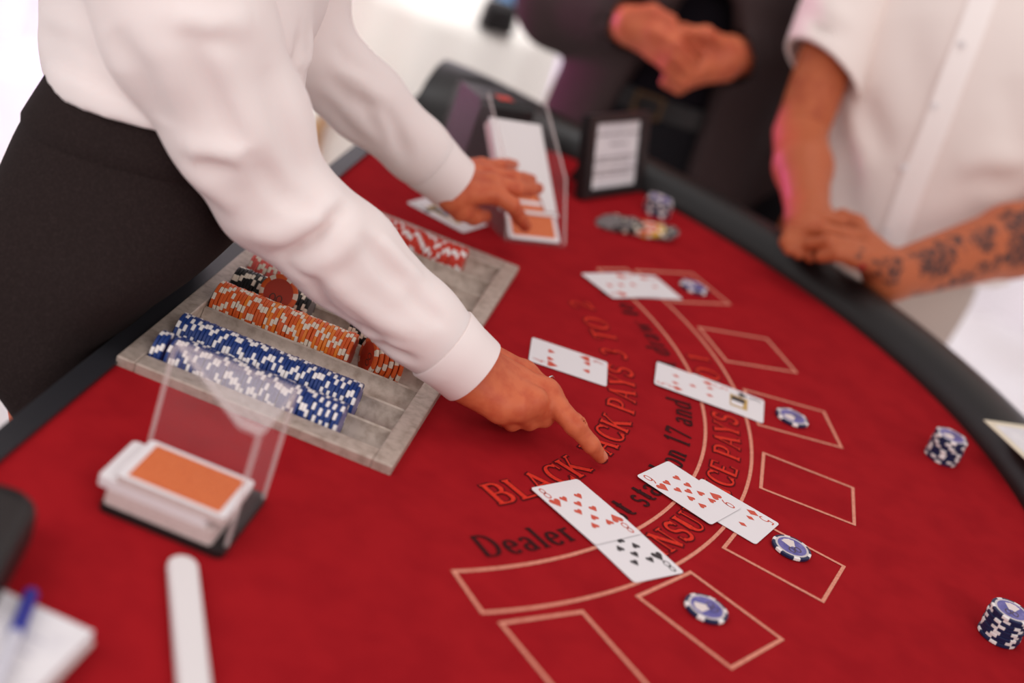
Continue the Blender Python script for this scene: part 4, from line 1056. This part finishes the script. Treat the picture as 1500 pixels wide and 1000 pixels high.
# crossed hands, left over right
def hand3(S_, wr, wid, mcps, tips, r, k=.010, mids=None):
    for i, m_ in enumerate(mcps): S_.cap(wr + (mcps[i] - np.mean(mcps, 0)) * wid, m_, .019, .0125, k=.014)
    for i, m_ in enumerate(mcps):
        p_ = mids[i]; t_ = tips[i]; S_.chain([m_, p_], [r * 1.15, r], k=.007); S_.chain([p_, t_], [r, r * .8], k=.004)
mc = [P(1240, 331, z=.083), P(1243, 347, z=.086), P(1247, 363, z=.083), P(1252, 378, z=.076)]
md = [P(1207, 321, z=.087), P(1207, 337, z=.088), P(1214, 354, z=.084), P(1226, 372, z=.075)]
tp = [P(1174, 320, z=.074), P(1170, 337, z=.072), P(1183, 357, z=.068), P(1202, 376, z=.062)]
hand3(Gs, P(1283, 378, z=.074), .35, mc, tp, .0105, mids=md)
Gs.chain([P(1276, 360, z=.090), P(1256, 328, z=.094), P(1234, 314, z=.094)], [.015, .0115, .009], k=.010)
mc2 = [P(1196, 350, z=.066), P(1184, 347, z=.064), P(1170, 345, z=.062), P(1160, 342, z=.060)]
md2 = [P(1199, 362, z=.061), P(1184, 362, z=.060), P(1166, 360, z=.058), P(1152, 354, z=.057)]
tp2 = [P(1203, 377, z=.050), P(1187, 377, z=.050), P(1170, 372, z=.050), P(1156, 366, z=.051)]
hand3(Gs, P(1184, 328, z=.066), .4, mc2, tp2, .0100, mids=md2)
Gs.cap(wR, P(1182, 338, z=.064), .028, .020, k=.015); Gs.cap(wL, P(1276, 372, z=.074), .028, .022, k=.016)
Gs.chain([eL, eL + (wL - eL) * .35, wL], [.054, .052, .0335], k=.02); Gs.chain([eR, eR + (wR - eR) * .4, wR], [.0415, .041, .030], k=.02)
V1, F1_ = Gs.build(.0026); V1 = relax(V1, F1_, 2, .35)
Gb = SDF()
Gb.chain([sR, eR], [.050, .0415], k=.02); Gb.chain([sL, eL], [.058, .050], k=.02)
Gb.cap(pel, ctr + [0, .02, -.08], .11, .12, k=.05, u=(1, 0, 0), f=.8); Gb.cap(sR, sL, .055, k=.05)
nk = ctr + [-.0, .0, .04]; Gb.cap(nk, nk + [0, -.02, .09], .058, .055, k=.03)
for sg in (-1, 1):
    hp = pel + [sg * .09, .02, -.05]; kn = np.array([pel[0] + sg * .11, pel[1] + .02, -.42]); an = np.array([pel[0] + sg * .12, pel[1] + .05, -.80])
    Gb.chain([hp, kn, an], [.075, .052, .036], k=.03); Gb.cap(an + [0, .03, -.045], an + [0, -.12, -.055], .03, .022, k=.02)
q1 = head(Gb, None, nk + [-.01, -.045, .185], (-.35, -.8, -.45), 1.06)
V2, F2 = Gb.build(.0075); V2 = relax(V2, F2, 2)
# tattoos: ink on the left forearm, fixed to the skin
M_tat = mat('skin_tattooed', rgb(182, 96, 60), .5, spec=.35, sss=.15)
nt = M_tat.node_tree; tcn = nt.nodes.new('ShaderNodeTexCoord'); nz = nt.nodes.new('ShaderNodeTexNoise'); nz.inputs['Scale'].default_value = 85; nz.inputs['Detail'].default_value = 3
nt.links.new(tcn.outputs['Object'], nz.inputs['Vector'])
def mth(op, a, b):
    n = nt.nodes.new('ShaderNodeMath'); n.operation = op; n.use_clamp = False
    for i, q in enumerate((a, b)):
        if hasattr(q, 'is_output'): nt.links.new(q, n.inputs[i])
        else: n.inputs[i].default_value = q
    return n.outputs[0]
ink = None
spots = [(1368, 385, .024), (1385, 372, .020), (1355, 372, .014), (1310, 397, .015), (1402, 352, .012), (1440, 352, .017), (1452, 340, .012), (1492, 322, .022), (1500, 365, .026), (1480, 375, .014), (1420, 405, .013), (1400, 412, .012), (1440, 396, .011), (1378, 422, .010), (1358, 430, .011), (1338, 432, .008), (1460, 385, .009), (1264, 374, .007), (1290, 384, .007), (1284, 400, .006), (1335, 372, .008)]
for x, y, r_ in spots:
    p_ = Gs.hit(x, y, 1.5) - MO
    vm = nt.nodes.new('ShaderNodeVectorMath'); vm.operation = 'DISTANCE'; nt.links.new(tcn.outputs['Object'], vm.inputs[0]); vm.inputs[1].default_value = tuple(p_)
    e_ = mth('SUBTRACT', mth('ADD', r_ * 1.12, mth('MULTIPLY', mth('SUBTRACT', nz.outputs['Fac'], .5), .052)), vm.outputs['Value'])
    ink = e_ if ink is None else mth('MAXIMUM', ink, e_)
rm = nt.nodes.new('ShaderNodeMapRange'); rm.inputs[1].default_value = -.001; rm.inputs[2].default_value = .004; rm.inputs[4].default_value = .88; nt.links.new(ink, rm.inputs[0])
nz2 = nt.nodes.new('ShaderNodeTexNoise'); nz2.inputs['Scale'].default_value = 130; nz2.inputs['Detail'].default_value = 4; nt.links.new(tcn.outputs['Object'], nz2.inputs['Vector'])
gp = nt.nodes.new('ShaderNodeMapRange'); gp.inputs[1].default_value = .40; gp.inputs[2].default_value = .52; gp.inputs[3].default_value = .35; nt.links.new(nz2.outputs['Fac'], gp.inputs[0])
inkf = mth('MULTIPLY', rm.outputs[0], gp.outputs[0])
p_ = Gs.hit(1262, 392, 1.5) - MO
vm = nt.nodes.new('ShaderNodeVectorMath'); vm.operation = 'DISTANCE'; nt.links.new(tcn.outputs['Object'], vm.inputs[0]); vm.inputs[1].default_value = tuple(p_)
rr_ = nt.nodes.new('ShaderNodeMapRange'); rr_.inputs[1].default_value = .009; rr_.inputs[2].default_value = .006; nt.links.new(vm.outputs['Value'], rr_.inputs[0])
mx = nt.nodes.new('ShaderNodeMix'); mx.data_type = 'RGBA'; mx.inputs[6].default_value = rgb(182, 96, 60); mx.inputs[7].default_value = rgb(176, 44, 40); nt.links.new(rr_.outputs[0], mx.inputs[0])
m3 = nt.nodes.new('ShaderNodeMix'); m3.data_type = 'RGBA'; m3.inputs[7].default_value = rgb(48, 40, 44); nt.links.new(mx.outputs[2], m3.inputs[6]); nt.links.new(inkf, m3.inputs[0])
nt.links.new(m3.outputs[2], nt.nodes['Principled BSDF'].inputs['Base Color'])
put('body', npmesh('body', [(V2, F2), (V1, F1_)], [M_skinM, M_tat], MO, [0, 1]), g1)
face(g1, q1)
Hr = SDF(); Hr.cap(q1(0, -.025, .05), q1(0, -.005, .055), .088, k=.02); Hr.cap(q1(0, .10, -.03), q1(0, .09, -.02), .085, k=.01, op='sub')
V, F = Hr.build(.007); put('hair', npmesh('hair', [(V, F)], M_hair2, MO), g1)
Sh = SDF()
Sh.cap(np.array([bel[0], bel[1] + .06, .04]), np.array([bel[0], bel[1] + .06, .30]), .205, .195, k=.06, u=(0, 1, 0), f=1.22)
Sh.cap(np.array([bel[0], bel[1] + .03, .15]), np.array([bel[0], bel[1] + .03, .20]), .165, k=.09, u=(1, 0, 0), f=.92)
Sh.cap(np.array([bel[0], bel[1] + .06, .28]), ctr + [0, .0, -.06], .195, .165, k=.06, u=(0, 1, 0), f=1.25)
Sh.cap(sR + [.05, 0, -.01], sL + [-.05, 0, -.01], .075, k=.06)
uR = (eR - sR) / np.linalg.norm(eR - sR); uL = (eL - sL) / np.linalg.norm(eL - sL); LR = np.linalg.norm(eR - sR)


def sfold(S_, pts, r, op, k, depth):
    q = [S_.hit(*p_, 1.5) for p_ in pts]; q = [p_ + (EYE - p_) / np.linalg.norm(EYE - p_) * depth for p_ in q]
    return [(q[i], q[i + 1], r, r * .7, k, op) for i in range(len(q) - 1)]
for pts, a_, r_ in ([[(1222, 160), (1240, 230), (1250, 280)], .010, .022], [[(1258, 130), (1275, 180), (1300, 235)], .010, .022], [[(1240, 150), (1258, 210), (1272, 260)], -.008, .022],
                    [[(1390, 276), (1440, 264), (1500, 270)], .012, .022], [[(1395, 250), (1445, 238), (1500, 240)], -.009, .026], [[(1390, 288), (1420, 304), (1450, 330)], .008, .020],
                    [[(1480, 110), (1490, 190), (1498, 240)], .010, .026], [[(1228, 240), (1240, 300), (1265, 340)], .008, .020], [[(1330, 20), (1340, 100), (1350, 180)], .006, .03],
                    [[(1160, 40), (1190, 60), (1230, 80)], .004, .02]):
    Sh.crease(pts, a_, r_, 1.5)
Sh.plane([0, 0, -.005], [.0, .0, -1])
V, F = Sh.build(.0065); V = relax(V, F, 3, .45)
for s0, u0, rr0, dn in ((sR, uR, .068, np.array([.42, 0, 0])), (sL, uL, .070, np.array([-.2, 0, 0]))):
    Q_ = SDF(); e0 = s0 + u0 * LR * .74
    Q_.cap(s0 + u0 * .005, e0 + u0 * .03, .072, rr0, k=.03); Q_.cap(e0 - u0 * .035, e0 + u0 * .08, rr0 - .008, rr0 - .008, .002, 'sub')
    dv_ = u0 - dn; dv_ /= np.linalg.norm(dv_); Q_.plane(e0, dv_)
    if s0 is sR:
        for pts, a_, r_ in ([[(1175, 16), (1205, 40), (1245, 60)], .0035, .016], [[(1190, -10), (1225, 20), (1252, 40)], -.005, .018]): Q_.crease(pts, a_, r_, 1.5)
    v_, f_ = Q_.build(.0032); v_ = relax(v_, f_, 2, .45)
    put('sleeve', npmesh('sleeve', [(v_, f_)], M_shirtM, MO), g1)
put('shirt', npmesh('shirt', [(V, F)], M_shirtM, MO), g1)
# button placket lying on the shirt front
ql = [Sh.hit(x, y, 1.5) for x, y in ((1446, -20), (1425, 40), (1396, 115), (1367, 195), (1337, 270), (1318, 325), (1306, 360))]
R = []
for p_ in ql:
    nv = (EYE - p_) / np.linalg.norm(EYE - p_); nv[2] = 0; nv /= np.linalg.norm(nv); rv = np.cross(ZV, nv)
    R.append([p_ + rv * .019 - nv * .006, p_ + rv * .019 + nv * .0050, p_ + rv * .0 + nv * .0062, p_ - rv * .019 + nv * .0050, p_ - rv * .019 - nv * .006])
part('placket', MB().rings(R), M_placket, g1, smooth=50, world=True)
for x, y in ((1410, 65), (1370, 155), (1326, 245), (1300, 340)):
    p_ = Sh.hit(x - 1, y, 1.5); nv = (EYE - p_) / np.linalg.norm(EYE - p_)
    part('button', MB().tube([p_ + nv * .005, p_ + nv * .0086], [.0058, .0052], 14), M_whiteplastic, g1, smooth=40, world=True)
Tr = SDF()
Tr.cap(pel + [.03, .02, .05], pel + [.03, .02, -.06], .145, .145, k=.05, u=(0, 1, 0), f=1.15)
for sg in (-1, 1): Tr.chain([pel + [.02 + sg * .075, .02, -.06], np.array([pel[0] + sg * .11, pel[1] + .02, -.42]), np.array([pel[0] + sg * .12, pel[1] + .05, -.83])], [.090, .078, .064], k=.04)
Tr.plane([0, 0, -.845], [0, 0, -1]); Tr.plane([0, 0, .06], [0, 0, 1])
V, F = Tr.build(.009); V = relax(V, F, 2); put('trousers', npmesh('trousers', [(V, F)], M_beige, MO), g1)
for sg in (-1, 1):
    an = np.array([pel[0] + sg * .12, pel[1] + .05, -.80]); S_ = SDF().cap(an + [0, .035, -.04], an + [0, -.15, -.052], .043, .028, k=.02); S_.plane([0, 0, -TZ + .003], [0, 0, -1])
    V, F = S_.build(.006); put('shoe', npmesh('shoe', [(V, F)], M_leather, MO), g1)

# ------------------------------------------------------------------ the guest in the dark suit
NO = np.array([.10, 2.72, -TZ])
g2 = thing('person', tuple(NO), 'person in an open dark suit with clasped hands, standing behind the framed notice', 'person')
belt = P(968, 150, d=2.60); NY = belt[1] + .02
bR, bL = P(948, -300, d=2.62), P(1268, -190, d=2.62); bc = (bR + bL) / 2
fR, fL = P(822, 10, d=2.66), P(1160, 82, d=2.66)
hR, hL = P(918, 34, d=2.52), P(1074, 84, d=2.52)
Hs = SDF()
def Q(x, y, d): return P(x, y, d=d)
mcR = [Q(952, 30, 2.46), Q(958, 46, 2.445), Q(960, 62, 2.45), Q(958, 78, 2.465)]
mdR = [Q(992, 50, 2.435), Q(992, 68, 2.42), Q(988, 84, 2.425), Q(980, 98, 2.44)]
tpR = [Q(1018, 72, 2.45), Q(1014, 90, 2.435), Q(1008, 106, 2.44), Q(998, 118, 2.455)]
hand3(Hs, Q(922, 38, 2.49), .5, mcR, tpR, .0112, mids=mdR)
mcL = [Q(1036, 62, 2.48), Q(1034, 80, 2.465), Q(1030, 98, 2.465), Q(1022, 113, 2.475)]
mdL = [Q(1002, 44, 2.475), Q(1002, 62, 2.46), Q(1002, 120, 2.45), Q(994, 128, 2.465)]
tpL = [Q(985, 40, 2.49), Q(984, 56, 2.475), Q(978, 112, 2.46), Q(974, 120, 2.475)]
hand3(Hs, Q(1066, 86, 2.49), .7, mcL, tpL, .0112, mids=mdL)
Hs.chain([Q(1060, 66, 2.47), Q(1034, 50, 2.445), Q(1012, 46, 2.43)], [.016, .0125, .010], k=.010)
Hs.chain([Q(924, 22, 2.475), Q(956, 18, 2.455), Q(984, 30, 2.44)], [.016, .0125, .010], k=.010)
Hs.cap(hR + (fR - hR) * .4, Q(924, 38, 2.49), .036, .026, k=.015); Hs.cap(hL + (fL - hL) * .4, Q(1066, 84, 2.49), .036, .028, k=.015)
V1, F1_ = Hs.build(.0030); V1 = relax(V1, F1_, 2, .35)
Nb = SDF()
Nb.chain([bR, fR, hR], [.055, .045, .032], k=.02); Nb.chain([bL, fL, hL], [.055, .045, .032], k=.02); Nb.cap(bR, bL, .055, k=.05)
Nb.cap(np.array([belt[0], NY + .08, .0]), bc + [0, 0, -.1], .10, .12, k=.05)
nk2 = bc + [0, 0, .04]; Nb.cap(nk2, nk2 + [0, -.02, .09], .06, .056, k=.03)
for sg in (-1, 1):
    hp = np.array([belt[0] + sg * .09, NY + .09, -.05]); kn = np.array([belt[0] + sg * .11, NY + .09, -.42]); an = np.array([belt[0] + sg * .12, NY + .11, -.80])
    Nb.chain([hp, kn, an], [.075, .052, .036], k=.03); Nb.cap(an + [0, .03, -.045], an + [0, -.12, -.055], .03, .022, k=.02)
q2 = head(Nb, None, nk2 + [0, -.045, .185], (-.1, -.85, -.45), 1.06)
V2, F2 = Nb.build(.0085); V2 = relax(V2, F2, 2)
put('body', npmesh('body', [(V2, F2), (V1, F1_)], M_skinS, NO), g2)
face(g2, q2)
Hr = SDF(); Hr.cap(q2(0, -.025, .05), q2(0, -.005, .055), .088, k=.02); Hr.cap(q2(0, .10, -.03), q2(0, .09, -.02), .085, k=.01, op='sub')
V, F = Hr.build(.007); put('hair', npmesh('hair', [(V, F)], M_hair, NO), g2)
# shirt, trousers
Is = SDF(); Is.cap(np.array([belt[0], NY + .09, .05]), bc + [0, .01, -.08], .135, .15, k=.05, u=(1, 0, 0), f=.86); Is.cap(bR * .7 + bL * .3, bL * .7 + bR * .3, .08, k=.05)
Is.plane([0, 0, .03], [0, 0, -1]); V, F = Is.build(.009); put('shirt', npmesh('shirt', [(V, F)], M_navyshirt, NO), g2)
Tr = SDF(); Tr.cap(np.array([belt[0], NY + .09, .06]), np.array([belt[0], NY + .09, -.08]), .138, .145, k=.05, u=(1, 0, 0), f=.86)
for sg in (-1, 1): Tr.chain([np.array([belt[0] + sg * .085, NY + .09, -.08]), np.array([belt[0] + sg * .11, NY + .09, -.42]), np.array([belt[0] + sg * .12, NY + .11, -.83])], [.10, .078, .064], k=.04)
Tr.cap(P(1128, 262, d=2.84), P(1085, 400, d=2.84), .085, .085, k=.04)
Tr.plane([0, 0, -.845], [0, 0, -1]); Tr.plane([0, 0, .062], [0, 0, 1])
V, F = Tr.build(.009); V = relax(V, F, 2); put('trousers', npmesh('trousers', [(V, F)], M_trouser, NO), g2)
R = []
for z, e_ in ((.030, .0), (.030, .006), (.066, .006), (.066, .0)):
    R.append([(belt[0] + (.166 + e_) * math.cos(t), NY + .09 + (.142 + e_) * math.sin(t), z) for t in np.linspace(0, 2 * math.pi, 48, endpoint=False)])
bl_ = part('belt', MB().rings(R, caps=False), M_leather, g2, smooth=40, world=True)
yb = NY + .09 - .149
mb = MB()
for lo, hi in (((-.026, .028), (.026, .034)), ((-.026, .062), (.026, .068)), ((-.026, .034), (-.020, .062)), ((.020, .034), (.026, .062))): mb.box((belt[0] - .02 + lo[0], yb - .004, lo[1]), (belt[0] - .02 + hi[0], yb + .002, hi[1]))
part('buckle', mb, mat('dull_brass', rgb(96, 72, 50), .45, metal=.7), g2, world=True)
# open jacket: shell minus the front opening
Jk = SDF()
jc = np.array([belt[0] + .01, NY + .10, 0])
Jk.cap(jc + [0, 0, -.10], jc + [0, 0, .20], .205, .185, k=.05, u=(0, 1, 0), f=1.08); Jk.cap(jc + [0, 0, .2], bc + [0, .02, -.06], .185, .17, k=.05, u=(0, 1, 0), f=1.12)
Jk.cap(bR + [.03, 0, 0], bL + [-.03, 0, 0], .085, k=.05)
Jk.chain([bR, fR, hR + (fR - hR) * .02], [.085, .072, .050], k=.03); Jk.chain([bL, fL, hL + (fL - hL) * .02], [.085, .072, .050], k=.03)
# clear the inside and the front gap
Jk.cap(jc + [-.02, -.22, -.12], jc + [.01, -.20, .20], .150, .085, .01, 'sub', u=(1, 0, 0), f=1.25)
Jk.cap(jc + [0, -.01, -.30], jc + [0, .0, .25], .150, .145, .01, 'sub', u=(0, 1, 0), f=1.05)
Jk.cap(hR + (fR - hR) * .06, hR - (fR - hR) * .2, .042, .046, .004, 'sub'); Jk.cap(hL + (fL - hL) * .06, hL - (fL - hL) * .2, .042, .046, .004, 'sub')
Jk.cap(P(1100, 235, d=2.80), P(1150, 100, d=2.80), .085, .085, k=.05)
Jk.plane([0, 0, -.14], [0, 0, -1])
V, F = Jk.build(.0075); V = relax(V, F, 2, .45)
put('jacket', npmesh('jacket', [(V, F)], M_suit, NO), g2)
for sg in (-1, 1):
    an = np.array([belt[0] + sg * .12, NY + .11, -.80]); S_ = SDF().cap(an + [0, .035, -.04], an + [0, -.15, -.052], .043, .028, k=.02); S_.plane([0, 0, -TZ + .003], [0, 0, -1])
    V, F = S_.build(.006); put('shoe', npmesh('shoe', [(V, F)], M_leather, NO), g2)
